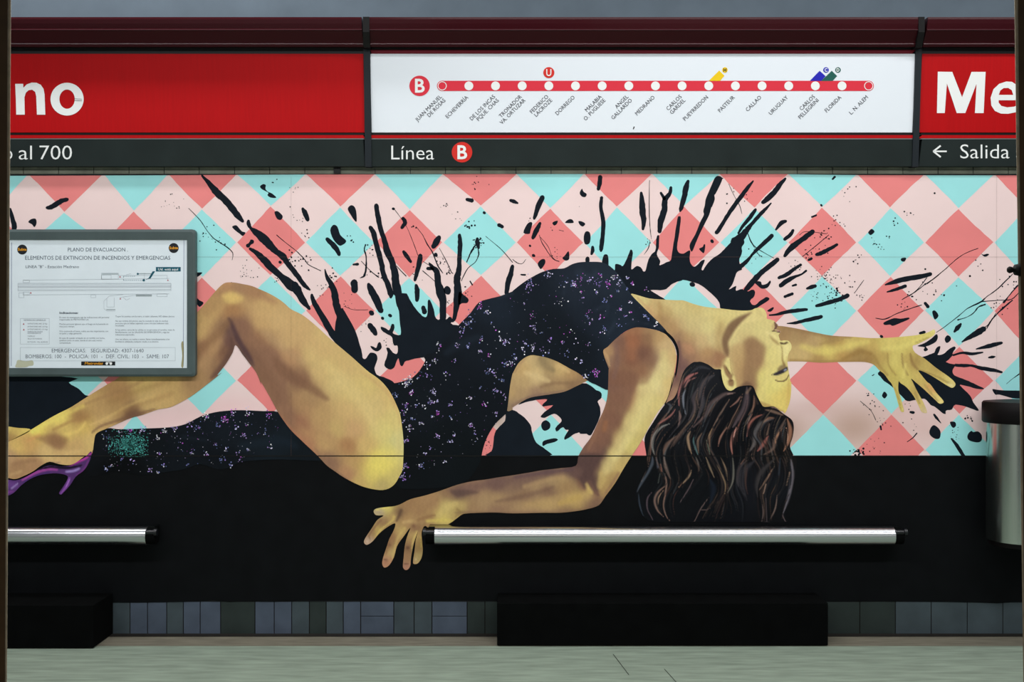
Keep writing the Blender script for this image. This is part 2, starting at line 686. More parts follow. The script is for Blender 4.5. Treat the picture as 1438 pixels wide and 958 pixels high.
def post(x_top, x_mid, x_bot, w, label):
    o = empty('sign_post')
    tag(o, label, 'post', 'charcoal posts between the signs')
    sign_slab('post_face', (x_mid, x_bot), (x_mid + w, x_bot + w), 66, 234.2, 0.012, m_post, o, 0.05)
    f = []
    for py, Y in ((23.5, -0.206), (45, -0.192), (66.5, -0.14)):
        a, b = unp(x_top if py < 60 else x_mid, py, Y), unp((x_top if py < 60 else x_mid) + w, py, Y)
        f += [a, b, (b[0], -0.01, b[2]), (a[0], -0.01, a[2])]
    faces = []
    for i in range(2):
        for k in range(4):
            faces.append((4 * i + k, 4 * i + 4 + k, 4 * i + 4 + (k + 1) % 4, 4 * i + (k + 1) % 4))
    faces += [(0, 1, 2, 3), (11, 10, 9, 8)]
    new_obj('canopy_rib', f, faces, m_signblack, o)
    return o


post(509.5, 510.4, 512.6, 9.2, 'charcoal post between the "no" sign and the line map sign')
post(1290.0, 1286.2, 1281.2, 8.6, 'charcoal post between the line map sign and the "Me" sign')

LIFT = 0.0012
# --- big white letters, drawn as outlines
Z1 = 3.992


def z1(pts, ox, oy, s=Z1):
    return np.array([(ox + a / s, oy + b / s) for a, b in pts])


# n
nn = z1([(85, 470), (130, 470), (131, 492), (150, 473), (178, 463), (205, 464), (228, 475), (244, 498), (250, 530), (254, 643), (207, 643), (203, 540), (197, 515), (180, 503),
         (160, 506), (145, 520), (137, 545), (139, 643), (91, 643), (89, 560)], 0, 0)
v, f = fill(nn)
flat('letter_n', [(v, f)], sp, m_letter, sL, LIFT)
# o as a ring
oc, orad, irad = (376 / Z1, 556 / Z1), (93 / Z1, 92 / Z1), (43 / Z1, 54 / Z1)
N = 40
vo = [(oc[0] + orad[0] * math.cos(2 * math.pi * i / N), oc[1] + orad[1] * math.sin(2 * math.pi * i / N)) for i in range(N)]
vi = [(oc[0] + irad[0] * math.cos(2 * math.pi * i / N), oc[1] + irad[1] * math.sin(2 * math.pi * i / N)) for i in range(N)]
flat('letter_o', [(vo + vi, [(i, (i + 1) % N, N + (i + 1) % N, N + i) for i in range(N)])], sp, m_letter, sL, LIFT)
flat('lettering', [text_px('edra', 6, 161, 60, 138, 'r', 0.022)], sp, m_letter, sL, LIFT)
# M and e
mm = z1([(946, 402), (1027, 403), (1082, 545), (1135, 403), (1214, 403), (1203, 634), (1154, 634), (1163, 470), (1100, 634), (1052, 634), (997, 468), (985, 634), (941, 634)], 1080, 0)
v, f = fill(mm)
flat('letter_M', [(v, f)], sp, m_letter, sR, LIFT)
flat('letter_M', [(v - np.array([1520.0, -2.0]), f)], sp, m_letter, sL, LIFT)
ee = z1([(1287, 562), (1385, 562), (1410, 562), (1413, 525), (1395, 480), (1362, 459), (1330, 457), (1290, 470), (1258, 500), (1242, 548), (1246, 592), (1266, 622), (1300, 637), (1340, 638),
         (1380, 630), (1404, 618), (1402, 584), (1375, 598), (1335, 602), (1302, 594), (1287, 575), (1287, 562)], 1080, 0)[:-1]
hole = z1([(1288, 532), (1296, 508), (1315, 494), (1340, 493), (1360, 505), (1369, 532)], 1080, 0)
v, f = fill_hole(ee, hole)
flat('letter_e', [(v, f)], sp, m_letter, sR, LIFT)
flat('lettering', [text_px('drano', 1444, 159, 60, 205, 'l', 0.022)], sp, m_letter, sR, LIFT)
# small strip lettering
flat('strip_lettering', [text_px('700', 55.5, 224, 19.6, 45.6, 'l', -0.006)], sp, m_letter, sL, LIFT + 0.002)
flat('strip_lettering', [text_px('al', 26.3, 224, 19.6, 18.6, 'l', -0.006)], sp, m_letter, sL, LIFT + 0.002)
#, 26.3, 224, 19.6, 75, 'l', -0.006)], sp, m_letter, sL, LIFT + 0.002)
flat('strip_lettering', [text_px('o', 4.5, 224, 19.6, 13, 'l', -0.006)], sp, m_letter, sL, LIFT + 0.002)
flat('strip_lettering', [text_px('Línea', 549.5, 224, 19.6, 60, 'l', -0.006)], sp, m_letter, sM, LIFT + 0.002)
flat('strip_lettering', [text_px('Salida', 1348.5, 222.5, 19.6, 69, 'l', -0.006)], sp, m_letter, sR, LIFT + 0.002)
flat('strip_lettering', [text_px('a', 1427, 222.5, 19.6, 11, 'l', -0.006)], sp, m_letter, sR, LIFT + 0.002)
flat('exit_arrow', [line2d(1311, 212.6, 1329.5, 212.6, 2.2), line2d(1310.6, 212.8, 1321, 204.6, 2.4), line2d(1310.6, 212.4, 1321, 220.6, 2.4)], sp, m_letter, sR, LIFT + 0.002)


def disc(name, x, y, r, m, parent, lift):
    v = disc2d(x, y, r)[::-1]
    return flat(name, [(v, [tuple(range(len(v)))])], sp, m, parent, lift)


b1 = disc('badge', 589.2, 120.6, 14.4, m_line, sM, LIFT)
flat('badge_letter', [text_px('B', 589.6, 129.6, 18.4, 13.6, 'c', 0.022)], sp, m_letter, b1, LIFT * 2)
b2 = disc('badge', 648.8, 213.8, 14.4, m_badge, sM, LIFT + 0.002)
flat('badge_letter', [text_px('B', 649.2, 223.0, 18.4, 13.8, 'c', 0.022)], sp, m_letter, b2, LIFT * 2 + 0.002)
b3 = disc('badge', 770.7, 102, 7.8, m_badge, sM, LIFT)
flat('badge_letter', [text_px('U', 770.7, 106.6, 9.4, 7.2, 'c', 0.015)], sp, m_letter, b3, LIFT * 2)
# transfer flags
v = [(995, 113.8), (1010, 99), (1017.4, 106.4), (1011, 113.8)]
flat('transfer_flag', [(v[::-1], [(0, 1, 2, 3)])], sp, m_yel, sM, LIFT)
v = [(1137, 113.8), (1151, 99.4), (1159.5, 107), (1153, 113.8)]
flat('transfer_flag', [(v[::-1], [(0, 1, 2, 3)])], sp, m_blu, sM, LIFT)
v = [(1153, 113.8), (1168, 99.4), (1175.6, 106.8), (1169, 113.8)]
flat('transfer_flag', [(v[::-1], [(0, 1, 2, 3)])], sp, m_grn, sM, LIFT * 1.3)
for x, y, r, m, t, lm in ((1018, 98.3, 3.9, m_yel, 'H', m_ink), (1160, 98.3, 3.9, m_blu, 'C', m_letter), (1176.8, 98.3, 3.9, m_grn, 'D', m_letter)):
    d = disc('transfer_badge', x, y, r, m, sM, LIFT)
    flat('badge_letter', [text_px(t, x, y + 2.3, 4.6, 4.0, 'c', 0.03)], sp, lm, d, LIFT * 2)
# the red line
bar = []
n = 12
for i in range(n + 1):
    a = math.pi / 2 + math.pi * i / n
    bar.append((620.8 + 7.2 * math.cos(a), 120.6 - 7.2 * math.sin(a)))
for i in range(n + 1):
    a = -math.pi / 2 + math.pi * i / n
    bar.append((1220.0 + 7.2 * math.cos(a), 120.6 - 7.2 * math.sin(a)))
flat('route_line', [(bar, [tuple(range(len(bar)))])], sp, m_line, sM, LIFT)
names = ['JUAN MANUEL/DE ROSAS', 'ECHEVERRÍA', 'DE LOS INCAS/PQUE. CHAS', 'TRONADOR/VA. ORTUZAR', 'FEDERICO/LACROZE', 'DORREGO', 'MALABIA/O. PUGLIESE', 'ANGEL/GALLARDO',
         'MEDRANO', 'CARLOS/GARDEL', 'PUEYRREDON', 'PASTEUR', 'CALLAO', 'URUGUAY', 'CARLOS/PELLEGRINI', 'FLORIDA', 'L. N. ALEM']
for i, nm in enumerate(names):
    x = 621 + 37.43 * i
    if i in (0, 16):
        flat('terminal_ring', [ring2d(x, 120.6, 6.3, 5.3)], sp, m_letter, sM, LIFT * 2)
    else:
        disc('stop_dot', x, 120.6, 6.2, m_letter, sM, LIFT * 2)
    ln = nm.split('/')
    parts = []
    if len(ln) == 1:
        parts.append(text_px(ln[0], x - 0.4, 137.4, 5.4, None, 'r', 0.0, math.radians(45), 0.93, 2))
    else:
        parts.append(text_px(ln[0], x + 0.0, 136.4, 5.4, None, 'r', 0.0, math.radians(45), 0.93, 2))
        parts.append(text_px(ln[1], x + 5.2, 141.6, 5.4, None, 'r', 0.0, math.radians(45), 0.93, 2))
    flat('stop_name', parts, sp, m_ink, sM, LIFT)
m_scuff = mat('scuff', '2A2420', 0.8)
flat('scuff_mark', [line2d(104, 138.6, 115, 139.2, 0.5), line2d(104, 141.0, 115, 141.6, 0.6)], sp, m_scuff, sL, LIFT * 2)
flat('scuff_mark', [line2d(890.6, 177.8, 889.4, 181.5, 1.4)], sp, m_scuff, sM, LIFT)
# dark clip under the sign band
clip = pxbox('cable_clip', 468.5, 478, 234.8, 243.6, -0.012, -0.0045, m_signblack)
tag(clip, 'small black clip under the red "no" sign', 'clip')

# ------------------------------------------------------------------ evacuation plan board
m_frame = mat('slate_green_frame', '465454', 0.5, spec=0.35, noise=0.12, scale=10)
m_paper = mat('evacuation_paper', 'E0EBF1', 0.35, spec=0.3, noise=0.03, scale=9)
m_gray = mat('plan_grey_line', 'A9B4BC', 0.7)
m_txt = mat('plan_text', '5C6874', 0.7)
m_head = mat('plan_heading', '4A5866', 0.7)
m_teal = mat('plan_teal', '0A5668', 0.6)
m_pred = mat('plan_red', 'A8203A', 0.6)
m_orange = mat('logo_orange', 'E09A20', 0.6)
m_logo = mat('logo_black', '14171C', 0.5)
m_navy = mat('paper_edge_blue', '4A5488', 0.6)
m_stain = mat('paper_stain', 'A09A74', 0.8)
ev = empty('evacuation_board')
tag(ev, 'framed white evacuation plan on the mural, with Spanish text and a station diagram', 'notice board')
FY, PY = -0.045, -0.036


def ring_frame(name, o, i, Yf, Yb, m, parent, r=5):
    x0, y0, x1, y1 = o

    def corner(cx, cy, a0):
        return [(cx + r * math.cos(a0 + k * math.pi / 8), cy - r * math.sin(a0 + k * math.pi / 8)) for k in range(5)]
    out = corner(x1 - r, y0 + r, 0) + corner(x0 + r, y0 + r, math.pi / 2) + corner(x0 + r, y1 - r, math.pi) + corner(x1 - r, y1 - r, 1.5 * math.pi)
    a0, b0, a1, b1 = i
    inn = [(a1, b0)] * 5 + [(a0, b0)] * 5 + [(a0, b1)] * 5 + [(a1, b1)] * 5
    n = len(out)
    mid = [(0.25 * p[0] + 0.75 * q[0], 0.25 * p[1] + 0.75 * q[1]) for p, q in zip(inn, out)]
    vo_, vm_, vi_ = [unp(a, b, Yf) for a, b in out], [unp(a, b, Yf) for a, b in mid], [unp(a, b, Yf) for a, b in inn]
    V = [(x, Yb, z) for x, y, z in vo_] + [(x, Yf + 0.006, z) for x, y, z in vo_] + [(x, Yf, z) for x, y, z in vm_] + [(x, Yf + 0.002, z) for x, y, z in vi_] + [(x, Yf + 0.02, z) for x, y, z in vi_]
    F_ = []
    for k in range(4):
        for j in range(n):
            q = (k * n + j, k * n + (j + 1) % n, (k + 1) * n + (j + 1) % n, (k + 1) * n + j)
            F_.append(q)
    return new_obj(name, V, F_, m, parent)


ring_frame('frame', (0, 322, 274, 529), (12, 336.5, 262.5, 517), FY, -0.0045, m_frame, ev)
pxbox('plan_sheet', 11, 263.5, 335, 518, PY, -0.006, m_paper, ev)


def ep(px, py, lift=0.0):
    return unp(px, py, PY - lift)


ZE = 4.1655


def E_(x, y):
    return x / ZE, 310 + y / ZE


L1, L2 = 0.0006, 0.0012


def etext(name, rows, m, bold=0.0, parent=ev):
    parts = []
    for s, x0, x1, yb, cap in rows:
        a, b = E_(x0, yb)
        parts.append(text_px(s, a, b, cap / ZE, (x1 - x0) / ZE, 'l', bold, res=2))
    return flat(name, parts, ep, m, parent, L1)


etext('heading', [('PLANO DE EVACUACION .', 397, 748, 180, 22), ('ELEMENTOS DE EXTINCION DE INCENDIOS Y EMERGENCIAS', 147, 996, 228, 22), ('LINEA "B" - Estación Medrano', 150, 462, 277, 16)], m_head)
etext('emergency_numbers', [('EMERGENCIAS:   SEGURIDAD: 4307-1640', 303, 840, 771, 22), ('BOMBEROS: 100  -  POLICIA: 101  -  DEF. CIVIL: 103  -  SAME: 107', 150, 988, 805, 22)], m_head, -0.006)
etext('heading', [('Indicaciones:', 348, 457, 545, 12)], m_head, 0.03)
etext('paragraph', [
    ('En caso de emergencia siga las indicaciones del personal', 348, 638, 570, 9), ('responsable de METROVIAS S.A.', 348, 520, 583, 9),
    ('Muchas personas ignoran que el fuego se incrementa en', 348, 633, 609, 9), ('muy poco tiempo.', 348, 437, 623, 9),
    ('Si lo sorprende el humo, cubra sus vías respiratorias con', 348, 633, 651, 9), ('un paño y salga gateando.', 348, 480, 664, 9),
    ('En caso de quedar atrapado en un recinto con humo,', 348, 614, 691, 9), ('quédese junto al suelo, donde el aire está menos', 348, 597, 705, 9), ('contaminado.', 348, 416, 719, 9)], m_txt)
etext('paragraph', [
    ('Toque las puertas con la mano, si están calientes, NO deben abrirse.', 675, 1022, 564, 9),
    ('No sea víctima del pánico, ese ha costado la vida de muchas', 675, 982, 591, 9), ('personas que se habían separado como minutos hubiesen sido', 675, 985, 605, 9), ('necesitadas.', 675, 728, 618, 9),
    ('Si hay pánico cerca de las salidas no se aproxime al tumulto, trate de', 675, 1022, 643, 9), ('familiarizarse con las SALIDAS DE EMERGENCIA y siga las', 675, 990, 657, 9), ('indicaciones expresadas.', 675, 787, 671, 9),
    ('Una vez afuera, no vuelva a entrar, llame inmediatamente a los', 675, 992, 698, 9), ('bomberos utilizando cualquier medio a su alcance.', 675, 928, 712, 9)], m_txt)
etext('legend', [('REFERENCIAS GENERALES', 140, 268, 586, 8), ('EXTINTORES ABC (5 Kg)', 162, 276, 606, 7), ('EXTINTORES ABC (25 Kg)', 162, 278, 623, 7), ('EXTINTORES BC (3.5 Kg)', 162, 278, 639, 7),
                 ('PUERTA DE SALIDA', 162, 250, 653, 7), ('DE EMERGENCIA', 162, 240, 662, 7), ('CAMILLA', 162, 203, 679, 7), ('SILLA DE RUEDAS', 162, 245, 694, 7), ('BOTIQUIN - VAL. AUXILIOS', 162, 280, 713, 7)], m_txt)


def elines(name, segs, m, w=0.45, lift=L1):
    parts = []
    for x0, y0, x1, y1 in segs:
        a, b = E_(x0, y0)
        c, d = E_(x1, y1)
        parts.append(line2d(a, b, c, d, w))
    return flat(name, parts, ep, m, ev, lift)


def erect(x0, y0, x1, y1):
    return [(x0, y0, x1, y0), (x1, y0, x1, y1), (x1, y1, x0, y1), (x0, y1, x0, y0)]


plan = [(135, 348, 990, 338), (105, 366, 1000, 366), (105, 372, 1000, 370), (105, 404, 1000, 402), (105, 410, 1000, 408), (135, 434, 990, 428), (105, 366, 105, 410), (1000, 366, 1000, 410)]
plan += erect(135, 348, 172, 362) + erect(135, 418, 172, 434) + erect(110, 422, 140, 450) + erect(532, 434, 560, 450) + erect(594, 306, 692, 342) + erect(594, 318, 650, 342) + erect(918, 428, 978, 444)
plan += [(692, 306, 692, 320), (692, 320, 760, 320), (760, 320, 978, 320), (978, 320, 978, 342), (845, 306, 845, 342), (880, 320, 880, 342), (738, 316, 765, 310), (608, 470, 640, 440), (608, 470, 608, 515), (608, 515, 625, 528),
         (625, 528, 675, 528), (668, 450, 668, 505), (625, 505, 670, 505), (625, 455, 625, 505), (640, 440, 720, 432), (720, 448, 740, 465), (740, 465, 760, 455), (700, 448, 795, 436), (795, 436, 890, 436)]
elines('plan_drawing', plan, m_gray, 0.42)
elines('plan_drawing', [(105, 386, 1000, 384)], mat('plan_pale_band', 'C2CCD3', 0.7), 3.2)
elines('plan_hatch', [(795, 434, 888, 434), (795, 441, 888, 441), (596, 312, 690, 312), (806, 310, 888, 310), (622, 520, 675, 520)], mat('plan_hatch', '98A6AA', 0.7), 1.1)
elines('evacuation_route', [(722 + 12 * k, 349, 729 + 12 * k, 349) for k in range(10)] + [(722 + 12 * k, 325, 729 + 12 * k, 325) for k in range(6)] + [(722, 326, 722, 334), (722, 340, 722, 348)], m_teal, 0.5)
for x, y in ((702, 328), (704, 456), (180, 422), (982, 348), (138, 604), (139, 637)):
    a, b = E_(x, y)
    flat('extinguisher_mark', [([(a - 1.2, b + 1), (a + 1.2, b + 1), (a, b - 1.3)], [(0, 1, 2)])], ep, m_pred, ev, L1)
for x, y, r in ((841, 348, 1.7), (806, 311, 1.4)):
    a, b = E_(x, y)
    v = disc2d(a, b, r, 14)[::-1]
    flat('position_dot', [(v, [tuple(range(14))])], ep, m_teal, ev, L2)
a, b = E_(912, 271)
c, d = E_(1057, 297)
call = flat('callout', [rect2d(a, b, c, d), ([E_(908, 296), E_(893, 296), E_(870, 335), E_(850, 346), E_(880, 338)], [(0, 1, 2, 3, 4)])], ep, m_teal, ev, L1)
flat('callout_text', [text_px('Ud. está aquí', *E_(925, 291), 13 / ZE, 118 / ZE, 'l', 0.01, res=2)], ep, m_letter, call, L2)
for x, y in ((130, 169), (1016, 160)):
    a, b = E_(x, y)
    v = disc2d(a, b, 7.0)[::-1]
    lg = flat('logo_disc', [(v, [tuple(range(28))])], ep, m_logo, ev, L1)
    flat('logo_word', [text_px('Subte', a, b + 1.5, 3.6, 12.2, 'c', 0.03, res=2)], ep, m_orange, lg, L2)
elines('text_box', erect(119, 742, 1025, 820) + erect(119, 572, 288, 722), m_gray, 0.4)
elines('sheet_border', [(68, 128, 66, 850)], m_navy, 0.5)
elines('sheet_border', [(1076, 110, 1072, 850)], m_navy, 0.5)
a, b = E_(475, 824)
c, d = E_(674, 847)
lg = flat('operator_logo', [rect2d(a, b, c, d)], ep, m_logo, ev, L1)
t = text_px('Metrovías', *E_(495, 842), 15 / ZE, 106 / ZE, 'l', 0.02, res=2)
t[0][:, 0] += (b + 4 - t[0][:, 1]) * 0.18
flat('logo_word', [t], ep, m_orange, lg, L2)
v1, v2 = disc2d(*E_(625, 835), 1.9, 14, 2.3)[::-1], disc2d(*E_(648, 835), 1.9, 14, 2.3)[::-1]
flat('logo_mark', [(v1, [tuple(range(14))]), (v2, [tuple(range(14))]), line2d(*E_(622, 828), *E_(652, 828), 0.8)], ep, m_letter, lg, L2)
v, f = fill(catmull([E_(105, 815), E_(150, 822), E_(190, 818), E_(195, 845), E_(170, 850), E_(150, 858), E_(92, 858), E_(96, 835)], 3))
flat('stain', [(v, fix_wind(v, f))], ep, mat('pale_stain', 'BDBFA6', 0.8), ev, L1)
v, f = fill(catmull([E_(1060, 720), E_(1074, 715), E_(1073, 850), E_(1060, 850), E_(1066, 790)], 3))
flat('stain', [(v, fix_wind(v, f))], ep, m_stain, ev, L1)

# ------------------------------------------------------------------ leaning rails, black blocks, bin
m_steel = mat('brushed_steel', 'CDD1D4', 0.24, metal=1.0, noise=0.05, scale=40, stretch=(0.2, 8, 8))
m_slab = mat('gloss_black_slab', '0B0D0E', 0.12, spec=0.5)
m_pin = mat('black_pin', '101216', 0.3, spec=0.5)


def tube_x(name, x0, x1, y, z, r, m, parent, n=32, caps=True):
    v, f = [], []
    for x in (x0, x1):
        for k in range(n):
            a = 2 * math.pi * k / n
            v.append((x, y + r * math.cos(a), z + r * math.sin(a)))
    f = [(k, n + k, n + (k + 1) % n, (k + 1) % n) for k in range(n)]
    if caps:
        v += v[:]
        f += [tuple(range(2 * n, 3 * n)), tuple(range(4 * n - 1, 3 * n - 1, -1))]
    o = new_obj(name, v, f, m, parent)
    o.data.polygons.foreach_set('use_smooth', [True] * n + [False] * (len(f) - n))
    return o


def rail(px0, px1, label, open_left=False):
    o = empty('leaning_rail')
    tag(o, label, 'rail', 'steel leaning rails along the wall')
    yc, zc, r = -0.09, 0.572, 0.050
    x0, x1 = unp(px0, 0, yc - r)[0], unp(px1, 0, yc - r)[0]
    tube_x('steel_tube', x0, x1, yc, zc, r, m_steel, o, 48)
    box('seat_slab', x0 - 0.035, x1 + 0.035, -0.085, -0.004, 0.602, 0.6215, m_slab, o)
    for s, x in ((-1, x0), (1, x1)):
        tube_x('end_pin', min(x, x + s * 0.062), max(x, x + s * 0.062), -0.125, 0.598, 0.014, m_pin, o, 20)
        p = tube_x('end_disc', x + s * 0.055 - 0.008, x + s * 0.055 + 0.008, -0.125, 0.598, 0.021, m_pin, o, 20)
        tube_x('end_block', min(x, x + s * 0.05), max(x, x + s * 0.05), yc, zc, 0.046, m_matt_black, o, 24)
    return o


rail(-330, 203.5, 'steel leaning rail under the purple shoe, cut off by the doorway')
rail(610, 1258.5, 'long steel leaning rail under the painted hand and hair')


def block(px0, px1, Yf, label):  # black box standing in for a pitch-black area under a rail
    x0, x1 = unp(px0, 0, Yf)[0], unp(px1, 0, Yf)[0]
    o = box('block', x0, x1, Yf, -0.0012, 0.0061, 0.235, m_matt_black, None, 0.004)
    tag(o, label, 'block', 'black blocks under the leaning rails')


block(-330, 131, -0.28, 'black box filling the pitch-black area under the shorter rail')
block(698, 1163, -0.235, 'wide black box filling the pitch-black area under the long rail')

# stainless litter bin hung on the wall
bn = empty('litter_bin')
tag(bn, 'brushed steel litter bin with black lid beside the painted hand', 'bin')
m_bin = mat('bin_steel', 'B4BAB4', 0.22, metal=1.0, noise=0.06, scale=30, stretch=(9, 9, 0.15))
m_lid = mat('bin_black_plastic', '0C090A', 0.5, spec=0.12)
bx, by, br = unp(1434, 0, -0.20)[0], -0.20, 0.175


def lathe(name, prof, m, n=56):
    v, f = [], []
    for r, z in prof:
        for k in range(n):
            a = 2 * math.pi * k / n
            v.append((bx + r * math.cos(a), by + r * math.sin(a), z))
    for i in range(len(prof) - 1):
        for k in range(n):
            f.append((i * n + k, i * n + (k + 1) % n, (i + 1) * n + (k + 1) % n, (i + 1) * n + k))
    f.append(tuple(range(n))[::-1])
    f.append(tuple(range((len(prof) - 1) * n, len(prof) * n)))
    o = new_obj(name, v, f, m, bn)
    o.data.polygons.foreach_set('use_smooth', [True] * (n * (len(prof) - 1)) + [False, False])
    md = o.modifiers.new('split', 'EDGE_SPLIT')
    md.split_angle = 0.7
    return o


lathe('body', [(br, 0.572), (br, 1.212)], m_bin)
lathe('lid', [(br + 0.016, 1.207), (br + 0.022, 1.215), (br + 0.022, 1.312), (br + 0.014, 1.322), (0.09, 1.33)], m_lid)
lathe('base_ring', [(br - 0.012, 0.545), (br - 0.004, 0.572)], m_lid)
box('wall_bracket', bx - 0.05, bx + 0.05, -0.03, -0.004, 0.75, 1.05, m_lid, bn)

# ------------------------------------------------------------------ the mural: films of paint on the wall, back to front
mural = empty('mural')
tag(mural, 'painted wall mural of a reclining woman in a black sequin dress on pink harlequin diamonds', 'mural')
m_pink = mat('pink_paint', 'F0D7D4', 0.6, spec=0.2, noise=0.025, scale=5, bump=0.05)
m_coral = mat('coral_paint', 'EB8785', 0.6, spec=0.2, noise=0.05, scale=5, bump=0.05)
m_aqua = mat('aqua_paint', 'A0E4E4', 0.6, spec=0.2, noise=0.04, scale=5, bump=0.05)
m_splat = mat('black_splatter_paint', '151C24', 0.6, spec=0.06, noise=0.12, scale=12)
m_skin = mat('figure_paint', 'FFFFFF', 0.6, spec=0.06, attr=True, noise=0.05, scale=28)

TOP = [(-500, 247.5), (14, 247.0), (240, 246.2), (400, 245.2), (700, 244.6), (1100, 244.6), (1200, 246.0), (1438, 246.4), (1900, 246.6)]


def top_at(x):
    return float(np.interp(x, [p[0] for p in TOP], [p[1] for p in TOP]))


m_ground = mat('pink_ground_paint', 'FFFFFF', 0.6, spec=0.2, attr=True, noise=0.025, scale=5, bump=0.05)


def ground_cols(v):
    """pink with the brownish overspray the painter left low on the wall"""
    c = np.tile(hexc('F0D7D4'), (len(v), 1))
    for x, y, rx, ry, h, op in ((1105, 606, 34, 30, 'B49484', .75), (1200, 600, 46, 34, 'B89684', .75), (1150, 572, 40, 14, 'D2AEA6', .5), (1260, 560, 30, 40, 'DCB4AC', .5), (1300, 600, 40, 30, 'D8B0A8', .5),
                                (700, 590, 14, 20, 'B4A092', .8), (320, 575, 60, 20, 'F0C6C6', .6), (230, 590, 60, 20, 'F0C8C8', .6)):
        a = op * np.exp(-(((v[:, 0] - x) / rx) ** 2 + ((v[:, 1] - y) / ry) ** 2))
        c = c * (1 - a[:, None]) + hexc(h) * a[:, None]
    return s2l(c)


paint_layer('pink_ground', TOP + [(1900, 640.3), (-500, 640.3)], 1, m_ground, mural, 9, ground_cols)
paint_layer('black_ground', [(-500, 640.3), (1900, 640.3), (1900, 846), (1420, 846), (1400, 847.5), (1375, 846.5), (1330, 845.5), (1250, 844.5), (1160, 845), (900, 845), (700, 844), (640, 843.5), (560, 844.5),
                             (500, 843.5), (420, 844), (380, 845.2), (350, 844.3), (322, 845.5), (300, 843.2), (280, 844.6), (250, 845.6), (200, 846.4), (-500, 846)], 1, m_black, mural)

# harlequin diamonds
colx = [-104, -7, 90, 188, 284, 380.2, 478, 575.2, 675.5, 772.5, 866.5, 960.7, 1059.3, 1154.3, 1250.3, 1346, 1441, 1537]
coly = [299, 298.8, 298.6, 296.8, 294, 289.8, 291, 295, 289.6, 293, 291, 290, 292.5, 291.5, 292.3, 293.5, 293, 293]
tipx = [-55, 40, 145, 236, 332, 429.3, 527, 621.8, 725.0, 820, 915.5, 1010.5, 1106.5, 1203.3, 1298.6, 1396, 1489]
PIT = 96.8
while colx[0] > -420:
    colx = [colx[0] - PIT] + colx
    coly = [298.8] + coly
    tipx = [tipx[0] - PIT] + tipx
PARITY = (len(colx) - 18) % 2
while colx[-1] < 1840:
    colx.append(colx[-1] + PIT)
    coly.append(293)
    tipx.append(tipx[-1] + PIT)
rows_v = [196, 292.5, 389, 487, 582.5, 681]
rows_h = [245, 340.6, 436.3, 534.5, 631.5]
for i, x in enumerate(colx[1:-1], 1):
    for j in range(5):
        aq = (i + j + PARITY) % 2 == 1
        dy = coly[i] - 292.3
        k0, k1 = max(0, 1 - abs(j - 1) * 0.4), max(0, 1 - abs(j) * 0.4)
        top = (x + rng.uniform(-.6, .6) + 1.0 * (j > 2), rows_v[j] + dy * k0)
        bot = (x + rng.uniform(-.6, .6) + 1.0 * (j > 2), rows_v[j + 1] + dy * k1 - 1.2)
        lf = (tipx[i - 1] + 0.8 + rng.uniform(-.5, .5), rows_h[j] + rng.uniform(-.5, .5))
        rt = (tipx[i] - 0.8 + rng.uniform(-.5, .5), rows_h[j] + rng.uniform(-.5, .5))
        poly = []
        cs = [top, rt, bot, lf]
        for a, b in zip(cs, cs[1:] + cs[:1]):
            a, b = np.array(a), np.array(b)
            n = np.array([b[1] - a[1], a[0] - b[0]])
            n /= np.linalg.norm(n)
            bow = rng.uniform(-1.0, 1.0)
            for t in np.linspace(0, 1, 9)[:-1]:
                poly.append(a + (b - a) * t + n * (bow * math.sin(math.pi * t) + rng.uniform(-.35, .35) * (0 < t)))
        # cut at the mural's upper and lower edge
        def clip(poly, val, keep_below):
            out = []
            for p, q in zip(poly, poly[1:] + poly[:1]):
                v = val((p[0] + q[0]) / 2)
                ip = (p[1] > v) if keep_below else (p[1] < v)
                iq = (q[1] > v) if keep_below else (q[1] < v)
                if ip:
                    out.append(p)
                if ip != iq:
                    t = (v - p[1]) / (q[1] - p[1])
                    out.append(p + (q - p) * t)
            return out
        if j == 0:
            poly = clip(poly, top_at, True)
        if j == 4:
            poly = clip(poly, lambda x_: 640.0, False)
        if len(poly) > 2:
            paint_layer('diamond', poly, 2, m_aqua if aq else m_coral, mural)

